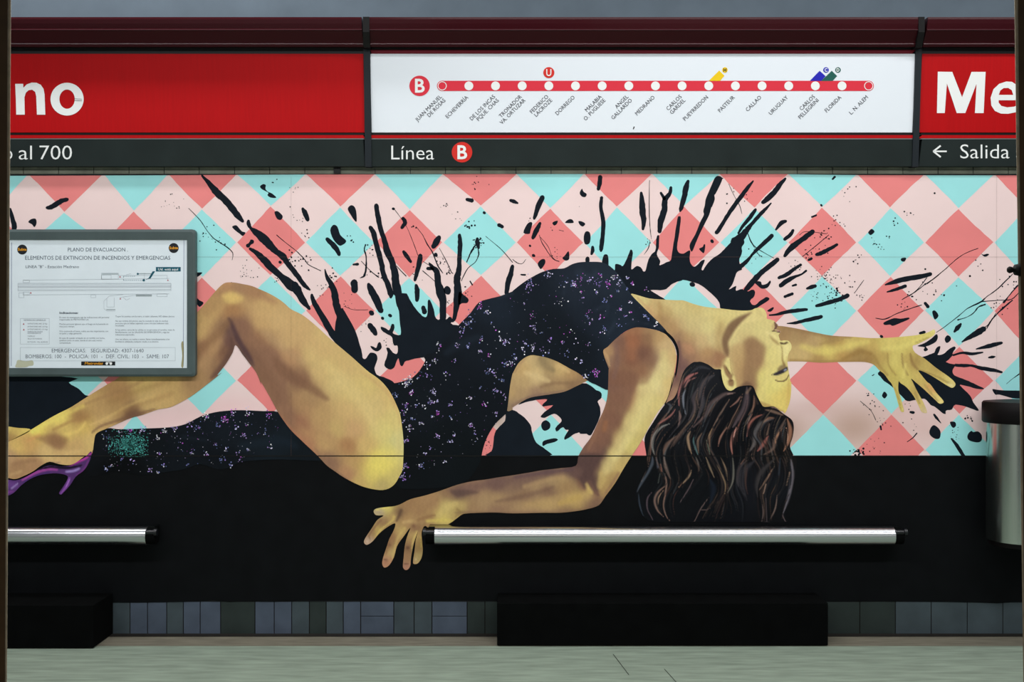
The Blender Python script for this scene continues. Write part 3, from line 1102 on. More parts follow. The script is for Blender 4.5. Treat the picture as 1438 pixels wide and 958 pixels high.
# ---- black splatters
STROKES = '''
A 395,310,12 430,305,20 490,270,22 520,252,20 565,240,16
A 86,320,10 105,400,18 120,460,22 118,498,18
B 262,40,8 330,115,22 385,180,30 450,240,30 510,310,28 570,385,25 605,425,12
B 652,420,12 655,450,18 672,482,12 700,505,22 740,535,32 790,580,38 840,632,32 890,682,25 940,717,28 980,775,22 1040,850,22 1090,920,20 1130,968,18 1168,1000,8
B 665,655,12 720,690,20 780,745,28 850,820,30 930,890,28 1000,953,42 1050,988,40 1080,1038,32 1120,1103,26 1165,1160,12
B 648,630,19 662,615,12 682,595,20
B 1108,318,12 1125,350,22 1150,410,18
B 1315,575,18 1360,620,22 1400,670,20 1415,705,14
G 1295,-10,4 1310,50,14 1345,110,22 1375,190,28 1390,280,30 1420,370,32 1450,470,38
G 1185,205,12 1200,260,20 1250,350,24 1310,450,28 1370,550,28 1430,625,26
C 290,290,18 302,370,22 325,480,20 360,590,22 385,690,28 420,760,26 445,860,30 455,950,35 470,1030,35
C 240,475,16 265,520,22 285,600,22 310,690,22 335,780,22 350,870,22 385,948,22 410,1028,24 412,1063,12
C 660,712,18 655,760,22 630,860,18 615,920,12
H 625,125,14 635,180,22 632,250,16
C 818,558,18 795,600,28 770,638,20
C 735,775,6 760,810,18 800,850,25 808,935,27 830,1018,38 850,1100,30 850,1240,26
C 722,822,14 765,818,18
C 990,540,14 995,620,20 990,720,18 985,830,22 970,900,28 972,960,28 975,1040,34 965,1130,26 945,1240,16 930,1263,12
C 515,400,15 532,435,18 505,478,14
C 520,680,14 545,715,18 580,765,12
C 1052,240,14 1095,250,18
C 1320,455,16 1350,470,15
C 1418,248,12 1448,258,16 1478,272,8
C 97,788,8 135,785,12
H 105,100,30 108,165,30
C 1435,800,14 1420,870,22 1395,950,22 1385,1030,18
H 225,115,14 245,160,28 290,250,32 330,340,22
H 235,460,22 265,500,26 285,535,16
H 685,310,18 695,350,22
D 735,50,18 730,110,18 720,155,14
D 748,225,14 740,300,16 760,430,18 758,530,18 745,640,18 742,672,12
D 250,222,20 215,300,22 185,390,14 180,405,8
D 230,440,12 200,500,22 170,565,14
D 672,640,12 672,670,16 662,700,10
D 70,873,6 105,875,8
D 1080,185,12 1088,260,22 1092,350,26 1102,420,22 1095,490,12
D 1330,140,12 1320,190,16 1280,245,22 1275,330,26 1245,420,26 1235,510,18
D 1245,185,10 1275,235,14
E 38,85,12 20,140,24 5,220,22 -20,310,18 -30,340,8
E 585,85,6 540,140,16 480,220,18 420,300,18 360,390,16 300,490,18 275,520,16
E 855,65,10 810,115,20 760,180,22 700,240,22 665,265,16
E 735,272,6 680,330,14 640,370,16 570,450,16 530,500,24 490,550,30 430,600,40
E 605,325,12 560,390,18 500,460,14 460,525,9
E 742,545,18 700,585,18 640,640,16 570,710,10
E 570,715,10 520,770,16 470,810,20
E 858,423,13 820,440,18 775,495,8
E 920,500,12 895,540,16 850,575,15
E 1085,510,20 1040,545,22 980,590,22 900,650,24 850,715,14
E 1290,620,12 1220,660,16 1150,695,18 1115,705,12
E 790,745,18 730,795,22 660,850,22 600,910,24 560,958,24 520,1003,18
E 985,790,12 930,825,14 870,870,18 800,900,13
E 1030,840,10 990,870,8 930,892,13 870,925,20 815,966,18
J 915,128,8 945,120,10
J 850,220,12 915,195,12
J 1035,152,8 1075,138,18 1108,130,14
J 1380,210,18 1300,245,18 1200,275,18 1115,298,12
J 1035,328,12 960,335,16 860,350,16 780,370,10 720,375,6
J 1158,388,15 1090,405,18 1000,425,14 940,440,12 870,445,4
E 1252,70,8 1272,50,9
E 1050,750,10 1075,738,12
E 1078,388,8 1115,373,8
F 650,868,17 560,890,20 460,905,22 360,930,20 270,958,6
K 440,130,14 400,145,14 340,165,12 285,180,5
K 605,275,13 630,305,14
K 905,450,10 880,480,20 850,515,8
K 562,527,11 600,518,12
K 1100,490,22 1050,520,26 980,560,18 915,600,5
K 1250,608,10 1180,625,18 1100,645,14 1035,660,5
K 1090,688,6 1000,700,13 920,692,10 840,712,8
K 1140,732,7 1170,728,12 1195,724,4
K 1250,855,9 1180,838,15 1080,822,16 1000,800,10 930,800,14 860,795,12
Q 482,352,10 508,356,12
Q 680,372,8 700,400,11 738,445,3
Q 825,575,6 870,630,15 930,725,14
Q 230,470,8 236,500,7
Q 535,530,5 500,570,4 455,602,3
C 430,318,11 438,320,11
H 245,352,20 255,362,20
H 400,375,13 412,382,13
H 340,398,12 346,405,12
C 788,700,14 794,712,14
E 236,588,14 244,598,12
K 234,552,12 243,558,12
J 66,114,19 80,120,19
B 915,766,12 922,771,12
D 143,628,9 148,633,9
D 172,710,13 182,716,10
E 1155,287,9 1161,293,9
C 1195,350,12 1202,356,11
C 1140,570,12 1140,605,20 1150,648,12
'''
POLYS = '''
A 240,425 265,405 300,403 308,440 290,473 270,450 245,437
B 515,470 550,458 580,490 600,510 628,520 605,548 580,530 540,500
B 872,345 900,340 940,380 925,412 895,405 878,375
B 750,130 775,112 798,120 795,150 815,175 850,190 887,225 840,225 812,205 820,185 785,165 760,150
B 1340,500 1365,455 1400,470 1425,540 1475,590 1440,625 1410,625 1365,575
B 210,860 265,855 235,885 205,895
G 205,265 222,235 240,250 275,272 245,305 225,290
C 50,320 75,290 105,300 122,345 125,425 105,415 75,370
H 240,635 265,640 290,650 305,610 325,605 335,650 300,680 260,665
H 860,150 880,130 905,140 918,170 905,200 880,200 860,180
H 985,180 1030,210 1065,240 1055,272 1010,275 980,290
D 563,185 583,150 595,175 622,195 610,220 580,215
D 90,520 120,450 150,430 165,445 150,500 140,530
D 333,440 350,425 378,420 372,445 350,460
D 440,435 470,408 500,410 513,435 480,440
D 552,425 580,425 610,445 590,468 565,455
D 600,540 615,510 645,515 655,560 645,610 610,618 597,580
D 210,780 240,745 270,745 272,780 240,825 225,815
D 418,735 440,710 470,675 475,740 445,755
D 615,770 612,735 630,720 645,735 642,770
D 750,780 765,710 795,705 805,740 803,805 780,800
E 262,60 290,42 325,60 310,110 270,190 258,205 262,240 240,300 232,310 215,370 180,440 140,520 105,600 70,680 50,640 60,600 100,530 140,430 170,370 165,340 178,290 185,240 205,190 235,120
E 130,655 160,640 170,618 182,625 172,690 150,680
J 600,105 620,90 650,95 660,120 700,110 725,85 733,100 710,140 680,152 650,150 620,125
J 705,335 750,308 757,320 735,345 710,345
F 127,515 155,488 180,512 150,540 132,530
F 400,748 410,733 445,732 435,760 412,762
F 1075,695 1095,705 1125,697 1143,702 1125,718 1100,720
K 255,440 290,420 345,400 400,405 465,395 468,410 400,440 335,465 310,455 265,458
K 665,345 690,337 718,380 690,412 675,390
K 770,575 790,545 815,555 822,580 800,605 780,605
K 540,635 600,610 660,570 700,535 712,560 695,600 640,630 612,640 630,665 605,680 592,665 600,645
Q 243,210 262,180 287,208 265,238 248,225
Q 815,435 855,435 865,465 845,485 825,470
Q 640,520 655,480 680,462 715,485 735,520 728,570 695,578 655,555
Q 960,560 970,530 995,510 1010,520 1050,515 1080,545 1080,590 1050,607 1000,600 970,585
Q 1170,160 1215,165 1280,170 1420,172 1500,180 1500,245 1420,240 1340,235 1230,205 1195,205
O 240,455 255,430 285,422 315,450 310,490 270,510 245,490
O 250,610 270,590 350,572 380,585 350,605 290,620 255,638
'''
MASSES = {
    'left': 'H 0,315 40,370 110,500 145,600 170,690 175,735 200,742 225,705 245,690 285,700 300,745 275,820 290,870 315,885 375,905 440,945 420,1010 300,1000 0,670 -60,560 -40,380',
    'main': '''H 450,185 495,190 545,195 570,240 620,320 665,370 690,388 715,385 722,330 722,260 735,245 750,265 775,330 785,385 800,408 825,405 835,290 875,290 870,400 888,405 905,388 925,400 930,430
        918,440 935,455 975,462 1010,480 960,560 880,700 760,760 720,745 700,730 640,737 560,757 530,767 510,805 490,790 478,740 462,760 440,815 405,832 365,810 360,780 375,735 385,690 375,655 395,650 430,690 465,700
        470,635 440,630 430,600 420,560 400,545 350,515 330,490 335,472 375,490 400,500 418,452 440,455 442,490 430,530 495,540 490,450 480,340 465,300 450,240''',
    'right': '''D 800,800 855,838 860,790 875,783 905,790 925,800 960,740 985,670 1000,665 1010,690 1002,760 998,830 1045,798 1085,820 1095,842 1115,840 1140,750 1170,700 1200,670 1205,600 1212,550 1232,548 1228,640 1212,700 1240,760 1235,795
        1290,770 1330,750 1340,690 1360,560 1385,400 1400,383 1415,395 1400,520 1382,640 1400,690 1437,695
        E 40,672 55,680 52,760 80,805 110,795 150,755 178,752 150,825 165,832 200,780 245,735 300,700 340,660 380,620 430,570 490,560 512,600 490,640 490,690 470,740 475,790 490,830 450,850 430,900 410,955
        J 380,160 440,130 440,170 490,155 510,168 545,175 580,160 600,180 590,220 560,250 570,280 600,290 650,250 690,225 718,230 715,250 660,285 610,320 560,345 450,345 320,328 300,270 260,220 170,140 100,105 0,80
        I 1420,85 1380,95 1330,120 1290,155 1240,165 1160,165 1210,200 1290,248 1270,260 1150,240 1060,220 960,200 880,100 800,0''',
    'hand': '''K 595,725 640,705 680,690 700,650 735,636 720,690 710,710 760,700 800,665 845,640 862,650 840,690 830,720 790,760 780,770 820,785 860,795 835,840 850,880 920,910 970,930 1030,958
        Q 1100,155 1060,160 980,140 900,122 920,150 980,210 1010,270 1055,330 1040,340 960,310 860,290 830,330 780,340 775,370 740,350 690,310 650,290 600,240 520,250 455,260 410,220 350,160 310,125 260,90 230,55
        K 210,860 300,800 450,760''',
    'left_edge': 'L -300,60 600,60 580,105 660,155 715,210 745,228 600,345 270,520 -300,560',
    'waist': '''O 45,290 110,245 200,215 300,205 430,180 510,140 580,110 640,120 700,165 740,185 745,230 715,265 735,310 735,380 710,450 680,510 650,550 620,535 570,535 555,525 510,540 470,570 435,585 440,550 470,505
        445,500 420,480 370,515 360,490 375,465 410,430 400,400 350,365 270,400 235,390 270,350 340,295 260,305 250,290 290,245 200,250 110,270''',
    'skirt_edge': 'O 0,335 50,360 100,400 150,460 165,530 200,610 280,670 300,722 -200,722 N 1260,680 1272,630 1285,530 1330,470 1372,425 1385,340',
}
THIN = '''
C 200,620,5 190,660,6 205,720,5 205,800,6 190,880,8 155,900,3
C 165,760,3 240,840,3 310,895,5
C 440,320,2 500,400,2 550,480,2 600,600,2.5 640,710,2.5
C 625,470,2 680,540,2.5 720,620,4 760,680,5 810,800,5 850,860,3
C 820,650,2 880,760,3 920,850,4 935,862,3
C 1125,625,6 1095,670,8 1070,720,5 1050,768,4
C 1145,650,5 1150,705,5 1120,770,3 1060,820,4 1005,925,3
C 680,760,2 780,820,3
C 460,800,3 540,885,4
C 1210,550,2 1270,600,2 1340,660,3 1437,770,3
C 680,840,3 790,935,3
B 150,315,2 250,420,3 310,510,3 370,575,4 470,640,4 520,690,3 515,750,2
B 890,540,4 960,600,3 1050,670,3 1120,740,4 1160,790,3 1260,840,3
D 225,540,2 240,590,3 280,660,3 340,740,3 390,762,3
D 235,560,2 300,640,2 330,720,2 370,758,2
D 1150,80,2 1148,340,3 1155,480,3 1165,560,2
D 1155,590,2 1140,650,4 1105,702,2
D 0,745,3 40,775,3 80,780,2 110,745,2
D 390,498,2 428,507,2
E 380,110,2 420,200,2 470,290,3 490,360,2
E 520,470,3 560,580,5 600,640,4 680,690,2.5 760,735,2
E 560,590,2 640,720,2
E 600,680,2 660,725,2
E 975,540,2 1030,510,2 1200,530,3
E 1000,720,3 1100,640,3 1220,540,3
K 760,0,3 690,60,4 600,120,4 520,180,4 410,245,3
K 620,60,3 540,160,3 470,215,3
K 575,290,3 480,320,4 370,360,4 270,408,4 190,400,3
K 1340,30,4 1220,150,5 1130,215,3 1070,265,7 960,320,3 890,380,3 760,480,3 700,520,2
K 1080,262,4 1220,250,3 1330,242,4 1400,180,3
K 1110,285,6 1050,310,5 1020,350,4 960,390,3 880,415,6
K 1385,125,8 1320,200,4 1265,268,9
K 1340,250,4 1260,315,7 1210,365,4 1160,420,5 1125,485,5
K 1200,360,3 1150,440,4 1110,475,3
K 90,80,2 10,190,3
F 1050,652,3 950,690,3 860,750,3 760,840,3 620,950,4
Q 1400,30,4 1330,80,2 1290,115,2
Q 160,45,4 178,35,3
Q 60,260,2 150,340,2 190,420,2
I 900,20,3 1000,90,3 1080,150,4
H 20,300,2 100,330,2 220,330,2
H 1080,90,6 1098,122,5
'''
for ln in STROKES.strip().splitlines():
    paint_layer('splatter', stroke_poly(zp(ln), 0.10), 3, m_splat, mural)
for ln in POLYS.strip().splitlines():
    paint_layer('splatter', catmull(zp(ln), 3), 3, m_splat, mural)
for ms in MASSES.values():
    p = catmull(zp(ms), 3)
    p = p + rng.uniform(-0.25, 0.25, p.shape)
    paint_layer('splatter', p, 3.5, m_splat, mural)
for ln in THIN.strip().splitlines():
    paint_layer('splatter_thread', stroke_poly(zp(ln), 0.35), 3.2, m_splat, mural)

# specks too small to pick apart
V, Fc = [], []


def speck(x, y, r, n=6):
    k = len(V)
    for i in range(n):
        a = 2 * math.pi * i / n + 0.3
        V.append((x + r * math.cos(a), y - r * math.sin(a)))
    Fc.append(tuple(range(k, k + n)))


SPECK = '''A 1400,270,40,6,4 B 60,260,60,8,5 B 300,540,80,12,6 B 430,620,70,8,6 B 1000,300,5,1,10 B 1060,400,40,6,6 B 640,830,90,10,5 B 1020,750,60,10,7 B 1130,760,50,10,7 B 1140,540,30,6,7 B 1040,150,40,5,5 B 860,80,30,5,6
C 60,560,60,5,7 C 240,660,60,8,6 C 860,300,40,6,6 C 1060,470,60,10,8 C 1150,600,60,16,7 C 1130,100,90,10,6 C 840,780,60,14,6 C 910,850,40,10,6 C 600,470,20,3,9 C 270,870,60,6,7 C 640,850,60,6,6 C 960,380,50,5,5
D 320,500,40,2,6 D 350,700,50,12,4 D 1140,600,30,10,5 D 150,400,20,3,5 D 560,310,10,1,5
E 400,180,60,6,7 E 540,220,40,4,7 E 1240,430,60,6,6 E 1180,560,60,18,7 E 1060,660,60,16,6 E 930,770,70,10,5 E 1180,880,60,14,5 E 1390,200,60,5,5 E 620,700,50,10,5 E 1330,430,60,5,5 E 1260,900,70,14,5
F 480,380,50,6,6 F 350,440,30,6,7 F 170,590,30,6,6 F 230,650,30,6,6 F 290,550,15,4,6 F 20,770,30,4,7 F 70,720,30,4,6 F 690,180,8,1,8 F 15,150,40,2,7 F 1060,790,40,4,7
J 1250,180,60,24,6 J 1180,60,80,16,5 J 1130,200,60,12,5 J 1260,270,70,12,5 J 1420,100,60,6,6 J 1300,180,30,10,9
K 600,110,60,6,8 K 420,300,50,8,7 K 690,190,60,6,8 K 60,230,40,8,5 K 980,50,8,2,9 K 870,130,4,1,7 K 1320,100,60,8,7 K 1240,300,60,10,6 K 500,210,40,6,6 K 1190,290,40,5,6
Q 170,290,60,14,5 Q 980,400,30,14,7 Q 860,520,60,12,4 Q 450,290,40,5,5 Q 120,200,15,5,6 Q 40,690,40,24,9 Q 250,440,40,8,5 Q 520,450,60,5,5 Q 200,640,80,12,5
H 50,260,60,14,4 H 170,460,40,6,4 H 370,600,40,6,5 H 1060,170,50,8,6 H 900,270,40,8,5 G 620,30,60,10,5 G 1280,150,50,10,6 G 1380,50,50,14,7 G 880,70,30,5,5 N 1230,630,40,16,4'''
for ln in SPECK.splitlines():
    ox, oy = 0, 0
    for w in ln.split():
        if w[0].isalpha():
            ox, oy = ZO[w]
        else:
            x, y, s, n, r = [float(t) for t in w.split(',')]
            for _ in range(int(n)):
                speck(ox + (x + rng.normal() * s * 0.6) / ZS, oy + (y + rng.normal() * s * 0.6) / ZS, r * rng.uniform(0.5, 1.2) / ZS)
o = new_obj('splatter_specks', wall_verts(V, 3.3), Fc, m_splat, mural)
tag(o, kind='stuff')

# ---- the painted woman
woman = empty('painted_woman', mural)
woman['label'] = 'painted reclining woman, head thrown back, dark wavy hair'


def part(name, outline, layer, step, smp, strokes, soft=9.0, base=None, sub=3):
    p = catmull(zp(outline), sub)
    return paint_layer(name, p, layer, m_skin, woman, step, painter(smp, strokes, soft, base))


# far arm with open hand
part('far_arm', '''J 790,466 880,475 1000,498 1100,520 1250,548 1437,558 K 150,568 300,565 420,555 520,545 600,530 650,510 680,495 690,520 670,550 600,590 540,620 500,635 520,690 600,740 700,820 800,890 850,935
  Q 860,125 835,148 800,135 720,85 650,42 580,8 K 548,842 575,880 620,935 Q 650,120 700,190 755,252 757,275 725,281 690,250 600,165 530,105 495,75 K 487,912 Q 500,95 540,180 590,270 620,345 610,362 575,350 555,310 510,220 450,145 400,110
  383,95 380,170 400,230 415,290 428,345 410,351 395,335 375,270 350,180 322,112 K 300,925 260,870 220,840 170,790 100,770 0,768 J 1300,770 1150,775 1000,765 880,765 800,770 700,700 720,480''', 4, 2.0,
     '''J 850,520,A07E50 950,560,A88A58 1100,600,B49660 1000,680,C4A868 920,700,C0A464 1200,680,D2C05E 1300,600,B8984E 1400,630,D0BC62 1350,720,B48E4A 1150,740,A8864C 1430,730,9E7E48 1250,570,9A7C4A 1000,520,9C7A4E
     K 100,600,C2AA58 50,700,9A7C44 150,650,B89A50 300,600,CEBE62 500,580,CEC060 620,550,C8BC5E 660,520,D6CA6E 400,680,CABC5E 250,720,B0944C 130,740,96743E 350,760,CCBE60 450,740,B49A4E 530,770,9E8244 600,800,B8A252 700,840,A88C4A 800,920,C8B860
     400,860,CABC5C 330,880,B8A450 560,900,C6B65A 250,640,C8B65C Q 350,80,B8A850 370,180,BCAA54 410,300,BCAE58 450,100,C4B65A 520,180,B0964C 560,270,C4AE5C 600,340,BCA878 560,80,B89A50 650,150,C8A45A 720,240,D0BE6A 700,40,C4B058 820,110,CABB70''',
     [('J 850,480,20 1000,505,20 1200,545,18 1400,560,14', '94744A', .6), ('J 900,755,16 1100,768,16 1350,765,16 K 100,760,16', '947440', .55),
      ('J 1000,640,26 1150,680,34 1300,660,34 1437,620,26 K 120,600,24', 'D8C864', .55), ('J 1150,620,10 1220,600,14 1340,580,10', '9C7E48', .5), ('J 1340,745,16 1437,700,24 K 60,680,24 150,700,18', '927038', .6),
      ('K 290,700,8 300,800,8 360,880,8', '9A8040', .7), ('K 410,700,8 420,800,8 460,880,8', '8E7440', .7), ('K 480,700,8 500,780,14 540,830,10', '8E703C', .8), ('K 180,720,14 220,800,12 290,880,10', '96783C', .6),
      ('K 250,660,20 400,640,24 520,600,20 640,545,14', 'D8CC6A', .5), ('K 440,790,14 420,900,12', 'D6C868', .6), ('K 560,840,9 700,890,9 800,945,9', '8A7038', .6), ('Q 600,120,9 660,200,9 715,265,7', '987A40', .5),
      ('Q 630,130,14 690,180,12', 'C88E52', .6), ('Q 800,118,8 845,135,7', 'D6CC90', .8), ('Q 725,265,8 745,262,6', 'DCCF80', .8), ('Q 520,190,8 560,280,8', '94783E', .6), ('Q 605,345,6', 'D8CCA0', .8), ('Q 412,330,6', 'D0C880', .8),
      ('Q 350,150,6 385,250,6 400,330,5', '94803C', .6), ('Q 490,80,5 540,175,5', '7E6838', .6), ('K 640,560,6 590,580,6 520,610,6', 'A08A44', .7), ('K 655,515,6 680,505,5', 'E0D68A', .8)])

# bare midriff
part('midriff', '''I 0,865 40,790 90,740 150,712 210,716 290,733 380,768 470,818 560,868 638,914 580,948 O 590,108 520,142 430,182 300,205 150,230 60,275 0,315 N 1437,330 1390,341 1400,240 1415,120 1437,20''', 4, 2.0,
     '''I 150,750,C8AC70 100,830,C09E62 250,760,9A8458 300,830,A48A5A 200,850,CEB274 400,830,C8A868 500,880,B08C58 580,920,94744E O 100,100,B89A64 200,70,CEB276 300,130,9A7C54 400,120,A8885A 60,200,A88A5E 200,190,96765A 20,280,A08260 500,130,866848
     N 1425,200,B89860 1400,310,8A7456''',
     [('I 240,740,24 280,800,30 340,840,20', '8E7A52', .7), ('I 110,860,22 200,890,26 300,930,20', 'D6BC7E', .6), ('I 380,800,20 470,850,16', 'D0B070', .6), ('O 240,140,16 350,110,16 480,110,14 590,90,10', '8A6C4A', .6),
      ('O 0,300,18 150,225,16 300,198,14 430,176,12', '7E6252', .6), ('I 20,850,10 60,790,10 110,735,10', 'A8845A', .6)])

# neck, shoulder and upturned face
part('face_and_neck', '''I 992,198 1060,210 1150,235 1280,245 1380,250 1437,252 J 80,280 180,305 320,320 450,335 560,335 600,318 650,312 680,330 698,370 700,405 730,412 762,424 775,440 795,462 780,488 815,510 812,525 798,542 805,570 815,590
  850,587 882,592 905,622 905,660 882,700 872,760 880,830 893,900 898,940 P 905,100 902,200 888,280 852,362 830,345 760,340 690,340 650,330 610,330 500,300 400,280 330,220 300,100 J 250,900 100,850 0,860
  I 1437,900 1400,960 O 1437,40 1400,140 1350,240 1285,292 1300,200 1340,100 1355,0 I 1375,900 1385,760 1385,680 1365,620 1330,560 1280,510 1240,465 1140,365 1050,275''', 5, 1.5,
     '''J 200,350,D2C27A 400,350,D6C678 100,330,CDB870 60,640,B08A5E 30,720,8A6656 150,600,C9AC72 250,580,D0BE7C 200,700,B08858 280,750,9A7050 620,360,D8C87A 520,450,D2C27A 650,500,D4C67A 740,560,D8C97C 560,650,B08E5C 620,750,B4925E 500,820,B4945E
     450,650,C8AE70 420,600,D4C47C 720,700,D6CA78 680,900,D8CC70 850,650,DCD080 780,900,D8CC74 340,850,DCD07E 330,930,DCD07E 60,450,CCB674 200,480,D6C87E 300,400,D2C074 20,560,B8935E 60,380,D0BE74
     P 700,150,D8CC6C 800,250,D6C060 870,200,D2BA5C 560,130,9A7C54 480,60,A88858 340,100,D8CC78 380,150,D2C270 780,120,DACE70 660,230,D0C068
     I 1100,250,D6C67C 1200,290,C8AC6C 1300,300,D0BC78 1400,320,D2C078 1250,420,A88454 1350,480,B08A58 1400,560,9A7654 1400,650,7A5850 1425,780,6A4C48 1160,330,C8A46A 1410,450,C2A46C O 1390,60,7A5A4C 1340,220,A07A5C 1320,260,B08664''',
     [('Y 690,165 600,195 535,240 498,300 478,360 488,430 520,480 532,440 525,380 550,330 590,270 650,210', '74553C', .85, 3.0), ('Y 480,230 500,300 470,360 480,440 440,420 430,330 450,260', 'A8854F', .5, 6),
      ('Y 745,133 790,160 803,200 740,222 650,240 590,295 548,365 565,315 620,235 690,172', 'DCCB80', .75, 2.5), ('Y 730,140 770,160 780,195 740,190', 'CDBA74', .5, 3),
      ('Y 640,372 700,340 760,380 797,430 782,500 742,580 722,660 705,730 640,710 618,600 636,500 636,430', '8A6646', .68, 5), ('Y 545,420 640,395 640,560 622,700 580,700 558,560', 'B48F5A', .55, 6), ('Y 700,400 770,400 790,440 770,500 720,560 690,480', '9E7A52', .4, 6),
      ('Y 800,440 880,420 890,540 840,620 770,800 740,790 780,600', 'DACB76', .55, 6), ('Y 820,325 850,345 892,388 880,395 840,365', 'A4874E', .7, 1.8), ('Y 790,300 840,310 880,350 890,370 830,335', 'E2D48A', .6, 2),
      ('Y 853,234 870,238 883,262 872,282 856,290 845,299 858,268', '6A463C', .95, 0.9), ('Y 872,290 890,284 906,304 890,307', 'AC7E72', .95, 0.8), ('Y 843,297,4 870,300,4 898,308,3', '472D2A', .9),
      ('Y 835,260 852,245 856,265 843,290', 'C0A468', .7, 1.5), ('Y 898,376 925,383 945,374 952,384 925,393 900,388', '422C20', .95, 0.8), ('Y 902,395 912,440 910,500 922,552 938,540 918,500 915,430', '8A6C3C', .85, 1.4), ('Y 930,400 965,395 970,420 945,470 930,500 922,440', 'E4D88C', .7, 2),
      ('Y 940,480 955,500 952,540 940,530', 'C8B468', .6, 1.5), ('Y 878,575 905,542 940,548 955,575 900,603', '78603F', .75, 2), ('Y 846,608 880,588 915,572 945,556 953,572 922,597 872,617', '2A2630', .96, 1.0), ('Y 922,578 940,566 946,574 930,585', '8C92A4', .95, 0.6),
      ('Y 862,650,3.5 900,659,5 938,648,5 960,612,4 966,590,3', '55382A', .95), ('Y 850,620 900,612 945,600 955,610 935,640 890,648 860,640', 'D4C070', .75, 1.5), ('Y 845,606,3 835,612,3', '5A4230', .7),
      ('Y 478,520 500,490 530,490 545,520 550,580 575,640 582,710 560,722 520,715 495,680 478,600', 'DCD07E', .8, 2), ('Y 490,540 510,548 532,590 556,612 552,640 566,660 560,692 532,690 522,662 530,640 508,612 494,572', '8C6A44', .9, 1.6),
      ('Y 512,560,5 535,600,5', '654630', .85), ('Y 535,655,5 556,652,5', '654630', .8), ('Y 515,640,5 520,690,4', 'CDB870', .7), ('Y 540,505,4 546,570,4 562,612,4', 'B2935C', .8),
      ('Y 580,720 610,690 660,660 700,690 720,740 690,740 640,720', '6A4E3A', .7, 3), ('Y 958,640 968,700 962,800 940,860 945,760 950,680', 'C8A654', .6, 2), ('Y 750,800 830,830 900,860 930,880 840,860 760,830', 'A88448', .7, 2),
      ('Y 165,385 250,400 330,480 430,495 482,535 470,565 300,525 180,530', 'A47A54', .6, 5), ('Y 200,390 260,400 280,450 230,460', 'C08A62', .5, 4), ('Y 430,450 480,455 510,490 470,560 430,550 440,500', '9A6E4A', .6, 3), ('Y 162,430 200,480 240,520 170,600 110,760 80,830 130,680 160,540', '7A5850', .7, 4),
      ('Y 30,120 60,110 110,130 120,180 80,200 60,170', 'B4945A', .5, 4), ('Y 150,120 260,150 350,200 330,300 250,330 180,230', 'CBBB7A', .4, 8), ('I 1050,230,10 1150,330,10 1240,430,10', 'C49A66', .5), ('I 1230,280,20 1240,350,26 1230,420,20', 'AE8A52', .5),
      ('I 1395,600,14 1405,700,16 1400,800,16 1380,920,12', '6E4E48', .6), ('Y 360,150 480,155 600,165 680,150 560,190 430,185 360,190', 'DACA7C', .6, 3)], soft=8)

